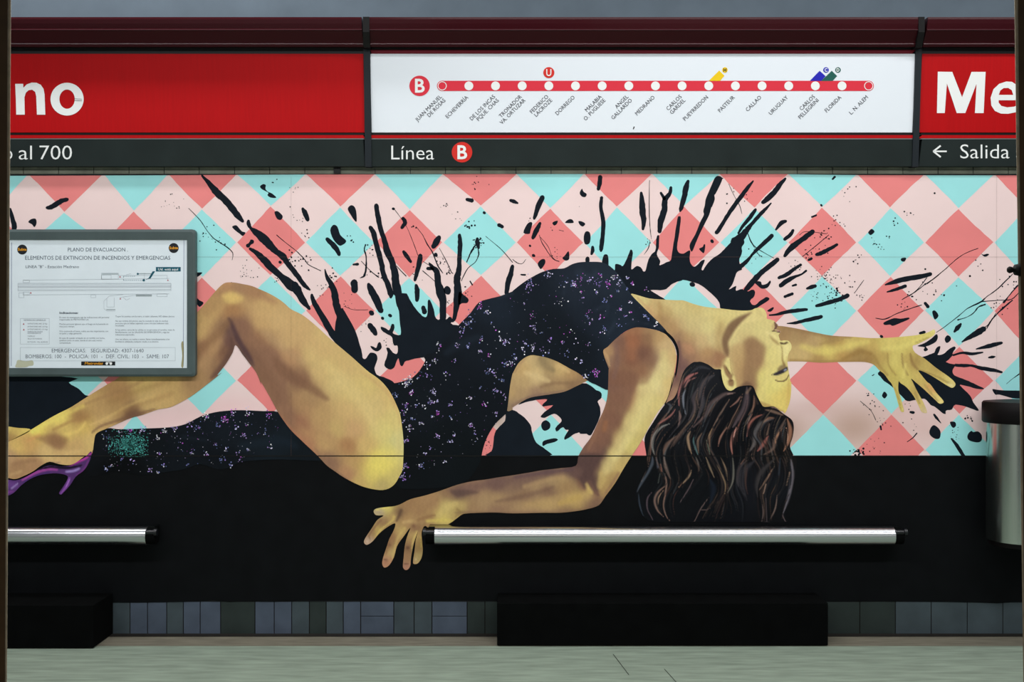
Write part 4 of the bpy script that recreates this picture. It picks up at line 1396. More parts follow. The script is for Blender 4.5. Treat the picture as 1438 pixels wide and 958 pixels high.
# long dark hair hanging down
hair = [('600,260,10 530,290,14 470,350,14 440,430,12 440,540,8', 'A0605A', .9), ('585,300,6 520,330,8 480,390,6', 'B07068', .7), ('495,400,6 475,460,10 480,540,8 500,620,4', '78808A', .8), ('440,580,8 450,640,12 430,720,6', '8A6A60', .7),
        ('340,520,8 370,540,12 345,600,8', '4E5258', .7), ('415,560,4 370,620,8 300,670,8 265,692,5', 'A2645A', .8), ('360,690,6 290,720,10 230,790,12 215,880,10 235,950,8', '84857E', .8), ('420,790,6 350,850,14 320,900,14 310,950,10', '7A5A4A', .7),
        ('500,730,10 430,810,16 390,880,12', '5A463E', .6), ('740,280,12 660,330,26 620,420,26 640,520,22 600,640,16', '403E42', .8), ('600,390,8 560,470,16 570,560,14 520,660,8', '54494C', .6), ('700,230,12 620,215,16 540,260,12', '34363C', .8),
        ('600,390,4 590,480,5 610,560,3', '6E5648', .7), ('910,430,6 830,440,16 760,480,18 700,530,16 660,620,14 560,720,12', '66524E', .7), ('890,435,5 850,440,6', '9A7A70', .7), ('960,450,4 930,500,8 870,548,5', 'A0705F', .75),
        ('1010,380,12 1010,470,24 990,560,26 940,650,24 890,720,14', '55474A', .8), ('1040,390,10 1010,430,12', '7A604C', .7), ('1070,450,6 1070,540,10 1020,620,5', '8A5E48', .6), ('1080,470,6 1100,520,10', '3A2E2A', .7),
        ('930,715,6 895,780,12 880,870,12 890,950,8', 'A86858', .9), ('920,720,3 900,800,4', 'D09A8A', .8), ('540,750,6 515,800,12 525,880,12 545,940,8', '8F7458', .9), ('570,770,4 560,830,7 580,900,8 600,950,6', '5E8A88', .6), ('640,760,5 600,830,10 605,940,8', '806450', .7),
        ('720,730,4 695,790,9 700,880,6', '8F7050', .8), ('670,830,4 690,900,6 700,950,5', '7A8A70', .6), ('850,710,3 790,800,9 770,880,7', '9A6A58', .8), ('1160,570,8 1240,590,14 1320,620,8', '7A5E4C', .8), ('1190,548,5 1260,560,6 1320,605,4', 'A07C70', .7),
        ('1150,610,6 1080,640,10 1030,700,10 1010,800,6', '9A5A4C', .8), ('1230,650,8 1140,680,16 1080,760,18 1070,860,18 1020,930,12', '55504E', .85), ('1250,640,6 1190,645,10 1150,680,6', '94664E', .7), ('1190,790,8 1150,860,18 1100,920,14', '8A4E44', .85),
        ('1340,640,8 1300,720,14 1250,820,16 1230,900,14 1150,950,10', '6A5448', .7), ('1350,650,10 1375,740,20 1362,830,18 1320,920,10', '8A5E46', .9), ('1340,720,3 1355,800,4 1340,880,3', 'B88A70', .8), ('1310,730,4 1260,800,9 1250,860,5', 'A07050', .85),
        ('1200,690,4 1180,780,8', '6E5444', .8), ('1290,740,6 1285,850,10', '0E1014', .8), ('1120,560,10 1180,600,14 1260,620,8', '101216', .6), ('780,640,30 850,600,30 900,560,20', '0C0F13', .8), ('780,880,24 830,800,24 860,740,14', '0B0E12', .7),
        ('1050,840,14 1000,700,14', '0D1014', .5), ('820,350,14 800,300,20', '0B0D10', .9)]
hairw = [('215,240,8 215,300,14 180,380,12 130,460,12 85,545,8', '56606C', .6), ('250,260,6 262,340,8', '5A6478', .6), ('285,310,5 295,370,5', 'A0604A', .7), ('310,240,8 330,340,16 370,440,5', '7A6458', .7), ('280,390,4 265,470,4', '5A6058', .6),
         ('320,390,4 335,470,8 325,560,7 310,660,5 330,740,5 362,788,3', '8A6A5A', .75), ('330,490,5 260,550,9 235,620,9 260,700,7 310,752,3', '7A5E50', .85), ('310,530,3 270,590,6 265,650,4', '9A7A60', .75), ('210,550,4 175,600,7 175,690,6 222,782,3', '5A4A50', .75),
         ('100,560,6 110,660,8 140,748,4', '36424F', .65), ('545,360,3 520,420,8 430,512,4', '8F7458', .85), ('560,440,3 520,520,6 440,645,3', '6A5658', .65), ('580,250,5 600,300,8 610,375,4', '6A6058', .7), ('665,250,5 700,340,9 738,425,3', '8A7458', .75),
         ('790,250,6 830,350,9 852,455,3', '8F7458', .85), ('745,280,3 800,400,6 830,480,7 825,560,3', '8A7050', .75), ('890,250,6 898,350,9 890,460,8 850,552,3', '7A7868', .65), ('1010,280,8 950,340,14 930,430,14 940,500,8', '3E3A3C', .8), ('990,270,5 960,310,6', '8A6858', .7),
         ('1080,280,16 990,360,30 960,460,30 1010,615,10', '2A292D', .85), ('1240,270,14 1140,370,24 1100,480,24 1100,585,8', '322F2F', .85), ('1240,330,4 1180,430,8 1105,545,5', '8A6A55', .8), ('1170,480,6 1150,560,4', '947460', .8),
         ('1380,265,10 1392,380,16 1380,500,16 1350,620,12 1310,740,6', '5E5A60', .85), ('1370,380,6 1345,490,5', '8A6E58', .8), ('1265,560,3 1250,680,7 1200,790,3', '7A6458', .75), ('1140,650,4 1148,720,6 1135,795,3', '6E5C54', .7), ('1170,600,3 1178,795,4', '5E5050', .6),
         ('1310,740,5 1335,795,3', '6E5C5C', .7), ('1290,260,6 1280,400,8', '2A3440', .6), ('690,590,3 620,690,5 568,795,4', '6A5650', .8), ('610,692,3 660,697,4 702,680,3', '5E4E4A', .7), ('700,440,20 730,520,24 700,640,14', '141C28', .8), ('430,470,3 390,560,4', '333C44', .6)]
GUIDES = [[(560, 190), (470, 290), (430, 430), (330, 560), (220, 720), (190, 900), (150, 1080), (90, 1250), (110, 1400), (150, 1480)],
          [(600, 200), (500, 330), (460, 500), (430, 650), (300, 800), (240, 950), (280, 1080), (330, 1180), (260, 1280), (250, 1380), (310, 1470)],
          [(680, 220), (610, 330), (570, 480), (560, 620), (430, 780), (330, 920), (340, 1060), (400, 1180), (330, 1330), (340, 1480)],
          [(760, 260), (680, 380), (650, 540), (600, 680), (520, 820), (540, 960), (610, 1080), (540, 1180), (440, 1330), (480, 1500)],
          [(860, 420), (760, 490), (690, 600), (630, 760), (600, 880), (640, 1000), (730, 1130), (720, 1300), (640, 1420), (570, 1510)],
          [(930, 400), (860, 520), (800, 640), (730, 760), (700, 880), (760, 1000), (830, 1150), (830, 1270), (760, 1400), (720, 1510)],
          [(1000, 380), (990, 520), (920, 670), (880, 780), (880, 900), (890, 1050), (890, 1180), (850, 1290), (880, 1420), (860, 1510)],
          [(1060, 400), (1060, 560), (1010, 680), (990, 820), (1000, 960), (950, 1060), (940, 1200), (1000, 1340), (1010, 1510)],
          [(1130, 550), (1060, 650), (1020, 760), (1060, 860), (1020, 960), (1090, 1060), (1100, 1200), (1080, 1350), (1110, 1510)],
          [(1200, 560), (1130, 660), (1080, 780), (1140, 880), (1150, 1000), (1180, 1120), (1110, 1260), (1150, 1400), (1150, 1510)],
          [(1280, 580), (1220, 680), (1200, 800), (1230, 920), (1260, 1040), (1250, 1180), (1190, 1320), (1210, 1510)],
          [(1340, 620), (1300, 740), (1300, 860), (1340, 960), (1380, 1080), (1370, 1220), (1290, 1380), (1290, 1510)],
          [(1360, 650), (1390, 760), (1370, 880), (1400, 1000), (1410, 1120), (1380, 1260), (1340, 1400), (1330, 1510)]]
GS = []
for g in GUIDES:
    q = catmull(g, 8, closed=False)
    t = np.linspace(0, 1, 60)
    GS.append(np.stack([np.interp(t * (len(q) - 1), np.arange(len(q)), q[:, k]) for k in (0, 1)], 1))
HAIRPAL = ['54504F', '4A4648', '5E4A42', '70564A', '8A6652', '6E5A50', '4A5058', '945E50', '7E6C58', '3A3838', '5A6468', '9A7A66']
flow = []
for _ in range(420):
    u = rng.uniform(0, len(GS) - 1.001)
    i, f = int(u), u - int(u)
    g = GS[i] * (1 - f) + GS[i + 1] * f
    n0 = rng.randint(0, 46)
    n1 = min(59, n0 + rng.randint(8, 24))
    seg = g[n0:n1 + 1:3]
    if len(seg) < 3:
        continue
    down = seg[:, 1].mean()
    light = 0.95 if down < 720 else 0.8 if down < 1000 else 0.55
    wv = 5 * np.sin(np.linspace(0, 4, len(seg)) + rng.uniform(0, 6))
    rr = rng.uniform(2.5, 7.5) * np.sin(np.linspace(0.25, math.pi - 0.15, len(seg)))
    dark = rng.rand() < 0.38
    col = '08090C' if dark else HAIRPAL[rng.randint(len(HAIRPAL))]
    cc = hexc(col) * (1 if dark else light * rng.uniform(0.6, 1.15))
    hx = '%02X%02X%02X' % tuple(int(255 * min(t, 0.8)) for t in cc)
    flow.append(('V ' + ' '.join('%.0f,%.0f,%.1f' % (x + w, y, max(r, 0.8)) for (x, y), w, r in zip(seg, wv, rr)), hx, rng.uniform(0.35, 0.8)))


def taper(lst, tagc):
    out = []
    for a, b, c in lst:
        p = [[float(t) for t in w.split(',')] for w in a.split()]
        n = len(p)
        if n > 2:
            for k in (0, n - 1):
                p[k][2] *= 0.35
        out.append((tagc + ' ' + ' '.join('%.0f,%.0f,%.1f' % tuple(q) for q in p), b, min(1.0, c * 1.05)))
    return out


part('hair', '''V 590,170 555,175 500,220 470,270 445,350 420,430 390,480 340,510 290,570 220,680 160,780 150,850 165,950 W 172,330 140,410 72,540 90,620 135,745 220,795 400,798 620,798 900,798 1140,799 1345,799 1335,740 1365,650 1395,520 1425,350 1430,280 1420,250 1392,238
  V 1400,950 1372,880 1395,800 1405,720 1390,660 1340,620 1310,600 1240,545 1160,548 1130,520 1090,440 1060,375 1000,368 930,382 880,412 840,398 812,345 795,265 790,232 740,230 690,195 630,170''', 6, 1.15,
     'V 600,300,1A1C20 480,500,1A1C20 300,800,121418 700,600,111216 900,800,0A0C0F 1200,800,0E1014 1300,900,121110 W 200,400,0B0E11 500,500,0C0F12 800,600,0A0D11 1000,500,101217 1300,500,101317 1300,780,0C0E10',
     flow[:330] + taper(hair, 'V') + taper(hairw, 'W') + flow[330:])

# the black dress
dress_paint = ('I 100,200,141C25 600,120,1E2733 800,60,202B37 700,350,19222D 300,500,121920 500,650,10171E 900,430,1C2733 1150,420,17202B H 1100,600,131A22 1300,260,19232E 900,800,10161D 700,900,0F151B N 700,300,10161C 1100,300,0E141A 900,600,0C1216 600,800,0B1013 1100,800,0B1114',
               [('I 560,20,40 640,60,30 700,20,30', '2A3644', .5), ('I 450,60,10 430,200,14', '232D3A', .6), ('I 700,330,20 800,290,20 780,380,16', '25303E', .5), ('I 860,440,20 800,540,16', '26323F', .6), ('I 960,440,8 1100,440,8 1250,490,8', '2A3542', .5),
                ('I 870,20,6 940,110,6 1000,200,6 1140,360,6 1280,490,5', '2C3846', .6), ('H 880,690,30 1000,620,40 1150,560,30', '1D2833', .5), ('H 1300,230,16 1437,190,14', '26313D', .5)])
part('dress', '''D 0,1010 75,950 160,895 250,850 340,825 430,820 500,785 570,768 660,765 740,768 800,790 860,840 900,890 940,950 I 992,198 1060,270 1150,360 1250,460 1300,520 1290,540 1230,508 1150,488 1060,477 1000,487 930,522 860,582 800,642 765,672 790,740 815,800
  O 815,60 812,168 700,122 640,94 I 560,868 470,818 380,768 290,733 210,716 150,712 90,740 40,790 0,865 N 1437,20 1415,130 1390,340 1370,375 1310,430 1260,495 1210,590 1180,690 1150,800 1000,960 600,1000 450,960 400,700 350,400 330,200 300,80 H 380,930 440,948 560,917 610,887 660,832 702,757
  692,730 720,700 770,690 830,620 880,570 940,510 1000,440 1080,360 1150,270 1230,240 1330,215 1437,175''', 7, 3.0, dress_paint[0], dress_paint[1])
part('skirt_train', '''L 780,560 900,490 1000,496 1200,491 1437,479 M 130,450 250,388 370,354 480,340 600,336 780,344 900,350 1000,420 1100,500 1300,700 1300,760 900,750 600,770 500,820 380,830 250,790 120,830 0,850 L 1200,880 950,850 760,900 720,800 780,690''', 7, 3.0,
     'L 900,600,0E1216 1300,600,0C1115 M 100,600,0D1319 500,500,10171E 800,450,10161C 900,600,121B22 1100,700,0F161B 400,760,0C1116 L 1000,820,07090B', [('M 600,640,40 900,590,40 1050,640,30', '15202A', .6), ('M 100,560,16 300,590,16', '18222C', .4)])
part('dress_strap', 'I 1280,505 1345,560 1380,620 1397,680 1394,760 1372,900 O 1362,40 1340,130 1300,245 1282,290 1276,282 1295,240 1330,130 1350,30 I 1358,900 1378,760 1378,690 1360,630 1325,575 1270,525', 7.5, 3.0, None, [], base='0C1015')

# sequins: too many to pick apart
m_seq = mat('sequin_paint', 'FFFFFF', 0.4, spec=0.1, attr=True)
SEQ = '''I 140,120,34,50 300,30,16,40 560,70,14,36 640,80,9,18 520,115,12,20 720,110,14,36 790,110,14,36 850,50,9,22 890,100,12,30 880,175,8,16 780,255,10,20 830,215,5,10 640,350,7,20 625,390,6,12 900,325,9,20 985,350,6,12 940,380,5,12 1010,415,4,8 1110,380,7,16
1140,410,6,12 1210,450,8,26 170,470,14,26 160,380,8,26 250,520,5,12 310,590,6,20 100,605,9,22 175,640,12,26 240,660,6,30 420,605,7,18 630,620,8,22 570,765,6,18 530,740,4,10 700,850,24,36 610,890,10,26 20,730,12,26 90,670,7,24 765,500,12,26 990,270,6,16 700,185,5,14 740,40,6,12
960,70,6,20 1010,105,6,20 1120,170,7,22 960,150,5,12 100,280,4,10 590,225,4,10 570,180,6,14 500,120,8,20 440,100,5,40 400,250,8,60 480,520,6,40 750,380,6,30 660,420,6,30 900,440,6,40 540,600,5,30 450,700,6,40 300,700,6,30
N 540,110,26,40 590,190,14,22 450,200,10,24 765,180,16,22 750,260,14,24 540,300,14,24 590,410,9,16 520,350,12,24 530,430,7,14 660,445,11,20 575,480,14,24 810,360,12,18 910,285,13,18 1080,235,9,20 1160,150,6,16 1200,290,12,22 1300,175,16,36 1350,90,10,26 1230,20,16,36 1280,40,10,26
800,555,14,22 540,590,12,20 1080,460,14,22 530,810,22,26 670,800,16,26 510,900,24,36 920,400,6,14 760,385,5,14 940,545,5,14 920,600,6,18 750,655,5,14 700,700,5,18 1120,530,6,30 1120,580,6,26 860,780,6,22 1300,360,7,24 1370,210,6,30 620,290,5,20 690,310,6,24 800,260,6,14
H 1160,300,16,24 1220,350,18,26 1070,440,26,40 1010,500,8,24 970,620,9,18 1060,630,14,22 1170,580,9,20 1160,680,12,18 1240,710,9,18 1330,575,8,16 1380,600,18,26 800,640,14,40 780,760,10,24 950,760,7,22 1370,780,10,26 1420,790,16,26 570,910,26,40 720,800,8,40 650,870,10,40 720,890,8,40 1080,360,8,40 1000,540,6,40 880,860,6,40 1300,450,6,60
M 30,490,12,26 160,450,12,26 290,390,14,30 455,410,26,28 520,355,10,24 660,360,14,32 820,370,12,24 400,460,11,30 610,545,16,22 300,700,10,20 470,670,7,18 190,685,7,20 430,750,10,22 500,800,9,18 580,750,7,16 790,510,9,20 140,800,6,14 240,480,8,24 380,620,6,26 550,480,6,22 830,640,6,24 560,690,5,18 650,660,5,20 100,600,6,60 640,450,6,20
L 1380,510,16,26 1330,570,10,22 1200,500,12,28 1100,510,8,26 1000,520,6,26 900,550,10,30 890,830,14,22 940,800,5,12 1270,840,12,22 1330,860,7,12 1380,800,8,16 1340,700,7,20 1110,770,6,26 900,640,5,18 1020,750,4,10'''
PAL = [hexc(h) for h in ('B59AE0', 'C2AAEA', '9A80D0', 'F2F0FC', 'DCD6F6', 'BE5CC8', '8088C4', '6A76A8', 'EAE6FA', 'C8C0F0')]
V, Fc, Cc = [], [], []
ox = oy = 0
for w in SEQ.split():
    if w[0].isalpha():
        ox, oy = ZO[w]
        continue
    x, y, n, s = [float(t) for t in w.split(',')]
    cc = PAL[rng.randint(len(PAL))]
    for _ in range(int(n)):
        a, b = ox + (x + rng.normal() * s * 0.55) / ZS, oy + (y + rng.normal() * s * 0.55) / ZS
        r = rng.uniform(2.6, 7.0) / ZS
        k = len(V)
        nn_ = 5
        for i in range(nn_):
            an = 2 * math.pi * i / nn_ + 0.4
            V.append((a + r * math.cos(an), b - r * math.sin(an)))
        c = cc if rng.rand() < 0.55 else PAL[rng.randint(len(PAL))]
        Cc += [np.clip(c * rng.uniform(0.7, 1.2), 0, 1)] * nn_
        Fc.append(tuple(range(k, k + nn_)))
dp = zp('I -400,900 0,200 300,40 600,10 860,60 980,220 1180,430 940,430 740,660 800,900 600,850 200,690 0,800 N 1390,100 1340,380 1150,680 560,880 540,400 480,200 640,60')
dp2 = zp('L 850,540 1000,505 1437,488 M 250,400 480,350 860,360 980,520 700,700 500,790 100,790 L 1200,860 900,840')
for q in range(900):
    a, b = (rng.uniform(560, 930), rng.uniform(370, 670)) if q < 640 else (rng.uniform(140, 410), rng.uniform(575, 665))
    if not inside(dp if q < 640 else dp2, np.array([[a, b]]))[0]:
        continue
    r = rng.uniform(1.6, 4.0) / ZS
    k = len(V)
    for i in range(5):
        an = 2 * math.pi * i / 5
        V.append((a + r * math.cos(an), b - r * math.sin(an)))
    Cc += [np.clip(PAL[rng.randint(len(PAL))] * rng.uniform(0.4, 1.0), 0, 1)] * 5
    Fc.append(tuple(range(k, k + 5)))
# turquoise glitter patch on the train
for _ in range(1500):
    x = min(max(1090 + rng.normal() * 85, 915), 1245)
    y = min(max(625 + rng.normal() * 55, 500), 725)
    if rng.rand() > (0.25 + 0.75 * math.exp(-((x - 1120) / 90) ** 2) + 0.4 * math.exp(-((x - 960) / 30) ** 2)) * (1 if y > 560 else 0.4):
        continue
    a, b = x / ZS, 520 + y / ZS
    r = rng.uniform(2.5, 6.0) / ZS
    k = len(V)
    for i in range(4):
        an = math.pi / 2 * i + rng.uniform(0, 1)
        V.append((a + r * math.cos(an), b - r * math.sin(an)))
    Cc += [hexc('68D8CE') * rng.uniform(0.4, 1.05)] * 4
    Fc.append(tuple(range(k, k + 4)))
o = new_obj('sequins', wall_verts(V, 8), Fc, m_seq, woman, cols=s2l(np.array(Cc)))
tag(o, kind='stuff')

# legs
part('far_foot', 'L -60,462 70,473 150,485 250,493 240,520 130,575 70,602 -60,665 -150,660 -170,560 -120,490', 9, 2.0, 'L 60,490,C8B45A 150,510,BCA050 200,500,C6B254 80,560,96743E 40,590,7E5E3A', [('L 60,540,12 150,560,10', 'A08048', .5)])
part('near_leg', '''L 990,68 960,85 870,140 740,220 600,310 500,360 400,415 270,495 150,560 70,605 -60,690 -150,790 -170,880 -110,925 0,890 70,905 130,915 200,890 280,850 350,800 420,770 500,790 590,797 650,770 700,732 775,690 790,620 802,550 830,520 900,490 1000,445 1100,402 1200,375 1330,330 1437,310
  M 120,250 200,200 330,100 430,20 G 390,880 460,790 520,690 545,625 600,700 660,780 720,860 760,958 M 760,100 830,220 900,350 960,440 1020,515 1140,630 1240,725 1310,800 1380,850 1437,890 S 80,97 180,141 290,166 370,165 440,125 490,45 510,0
  N 517,760 520,620 510,500 490,370 455,280 410,190 350,110 280,50 200,0 H 300,910 200,830 100,740 0,655 G 1330,565 1260,500 1180,430 1100,370 1010,325 960,280 900,235 820,190 740,155 680,130 600,113 530,101 470,101 430,120 380,170 320,240 260,310 205,370 100,480''', 9, 2.2,
     '''G 250,420,B8955A 300,330,B08A55 500,210,D4B664 420,200,B08A56 480,115,BC8C5C 560,140,A07E58 700,170,A67E52 900,400,C8A569 800,280,C4A062 1100,430,C8A468 1300,560,CEB06C 1000,600,C4A066 1000,720,B2875A 1200,700,CCAC6A 1350,800,CDB269 850,740,8C644B 800,900,7D5C41
     600,480,8C644B 520,330,A5784B 540,520,553E3E 640,700,503C3A 450,680,78553F 480,600,6A4A40 350,650,AA8255 280,640,966C4B 400,580,A67E54 300,800,A58055 220,900,A07D50 380,820,8A6848 250,530,B8945A 950,850,9A704E 1100,920,8A6448 1250,850,C8A868 700,600,A0744E 760,420,C09A60
     M 850,150,8C694B 950,220,7E5C44 1000,100,7A5843 1150,200,A58255 1400,100,CDB46E 1100,430,98694B 1250,400,B4915A 1400,500,BEA05F 1150,600,A57350 1350,760,87644B 1050,300,96704C 1300,600,B08A58 1000,400,8E6648
     N 100,200,CDB469 300,300,CDB46E 100,500,C39B64 50,640,A5784B 350,500,D2C36E 320,780,D8C95F 150,780,B49155 420,250,CDAA64 490,600,C4BE78 200,100,D0B86A 200,640,C8A862 400,700,D4C668 440,400,D0BC6C 60,330,C8A666
     S 250,60,C8B45A 350,130,AF9B5A 50,40,AA7D55 150,100,BC9E58 420,80,C2B05E
     L 700,250,BE9B5A 1000,200,A57D4B 1200,120,BEA05A 1350,200,C3A05F 1000,330,AA8750 1100,375,6E4E38 500,380,D7C35A 300,500,D7C355 700,470,C8AA55 680,410,966E41 480,600,8E6844 250,600,B88E50 150,650,C2A254 650,640,B9965A 150,800,94704A 400,690,C3A564 300,800,9A744E 760,600,C3A55F 880,420,B8965A 850,330,B08C54 1250,260,C0A060
     100,720,A8845A 500,720,BE9C60 1400,100,BC9A5A 560,530,C8AC58''',
     [('X 300,130 420,150 560,240 700,340 800,420 760,450 600,340 450,250 330,190', 'CDA86A', .45, 14), ('X 560,330 700,420 830,520 880,620 860,700 800,640 700,520 600,420', 'CFB46E', .45, 14),
      ('X 230,60 300,65 380,90 440,130 420,140 340,110 260,90 200,110 190,95', 'A67A54', .6, 5), ('X 215,105 270,100 300,120 270,140 240,135', 'DCBA66', .75, 5),
      ('X 255,190 290,225 350,270 410,325 470,385 500,440 490,520 515,600 500,650 440,570 400,490 350,410 300,330 265,290 248,225', '8A644A', .8, 6), ('X 300,300 360,350 420,430 460,520 440,560 400,490 350,410', '7A563F', .5, 8),
      ('X 238,203 256,213 290,285 335,360 345,400 310,352 272,302 258,260', '50393A', .85, 2.6), ('X 430,365 500,415 590,475 655,532 640,542 560,500 500,470 440,425', '7A563E', .6, 4), ('X 490,470 560,540 640,640 700,720 660,720 580,640 510,560', 'B08A58', .5, 8),
      ('X 265,318 262,360 235,402 190,445 165,450 205,392 238,340 250,285', '5E4238', .75, 3.5), ('X 105,340 150,290 200,240 245,210 240,240 190,300 130,352 105,392', '86623F', .55, 5), ('X 150,330 200,290 215,310 170,370 120,420 105,420', 'B08A5A', .5, 6), ('X 110,250 160,190 210,150 215,170 170,230 120,290', 'C6A262', .5, 6),
      ('X 440,590 520,680 612,772 592,772 500,692', 'A8684A', .6, 2.5), ('X 600,740 650,800 740,872 700,862 640,812', '86644A', .65, 3), ('X 540,660 640,700 740,770 760,830 680,780 600,720', 'BC9A5C', .4, 10),
      ('X 840,760 900,770 930,800 900,850 840,860 800,820', 'E0CF5C', .7, 12), ('X 870,480 920,540 950,640 960,740 940,760 930,660 900,560', 'D6C272', .5, 5), ('X 790,420 870,470 930,560 955,640 945,600 900,520 830,460', 'C49A60', .5, 3),
      ('X 640,380 760,470 830,560 860,650 840,660 780,570 690,470', 'DCC47A', .35, 6), ('X 400,250 470,310 560,380 540,390 450,330 380,270', 'B89868', .35, 6),
      ('L 600,340,12 800,250,14 1000,180,20 1200,90,16', '9A7448', .45), ('L 400,450,18 550,370,20 700,300,18', 'DCC65C', .6), ('L 270,520,14 400,440,14', 'E0CC5A', .6), ('L 760,460,10 900,400,12 1100,290,14 1300,220,14', 'CEAE64', .5), ('L 450,500,12 600,430,14 740,390,12', '9E7642', .6),
      ('L 300,570 360,545 480,545 570,575 540,640 500,665 440,640 380,610', '84603F', .6, 4), ('L 240,590,14 330,550,16', 'C0884E', .5), ('L 780,520,10 850,470,12 1000,420,14 1150,370,14 1300,330,10', '6E4E3A', .6), ('L 560,540,16 660,510,16 720,440,12', 'D8BC60', .5),
      ('L 120,790,18 200,770,18 300,760,14', '8C6846', .6), ('L 420,775,8 500,780,10', '8A6A58', .6), ('L 90,880,14 180,850,14', 'B0905E', .5), ('L 560,700,24 680,680,20', 'C6A868', .5), ('L 900,250 1100,170 1300,110 1437,60 1437,100 1200,180 950,290', '92703F', .35, 5), ('L 1000,330 1200,260 1437,180 1437,220 1200,300 1020,370', '9A7444', .35, 4)], soft=8)
part('shoe', 'R -120,215 -60,196 60,200 130,208 200,187 290,140 370,95 430,82 520,92 600,80 660,45 720,10 762,-35 773,-20 760,30 735,85 700,130 640,175 590,250 525,320 510,326 500,310 540,250 572,190 560,165 500,150 420,150 330,165 250,200 180,250 120,310 60,340 -60,385 -140,380 -175,320 -165,250', 10, 1.6, None,
     [('R 60,240,30 130,250,30', '5A3478', .8), ('R 190,205,8 300,145,12 400,115,12 480,118,10', '96388A', .9), ('R 200,225,8 310,170,8 420,138,8', '3A2460', .8), ('R 600,75,8 660,48,12 725,20,10 765,-20,6', 'B02E8E', .9), ('R 745,40,8 710,110,8 650,165,8', '6A2A72', .8),
      ('R 560,135,10 620,128,12 665,110,10', '8A78B4', .9), ('R 585,190,10 565,250,12 515,318,7', '7A3E96', .9), ('R 590,200,4 560,260,4', 'A070C0', .8), ('R 330,115,6 430,95,10 560,103,10 660,88,8 690,80,5', '0E0B16', .95), ('R 150,235,6 100,275,8', '8878A8', .8), ('R 60,310,10 110,300,8', '7A2E86', .6)], base='47285E')

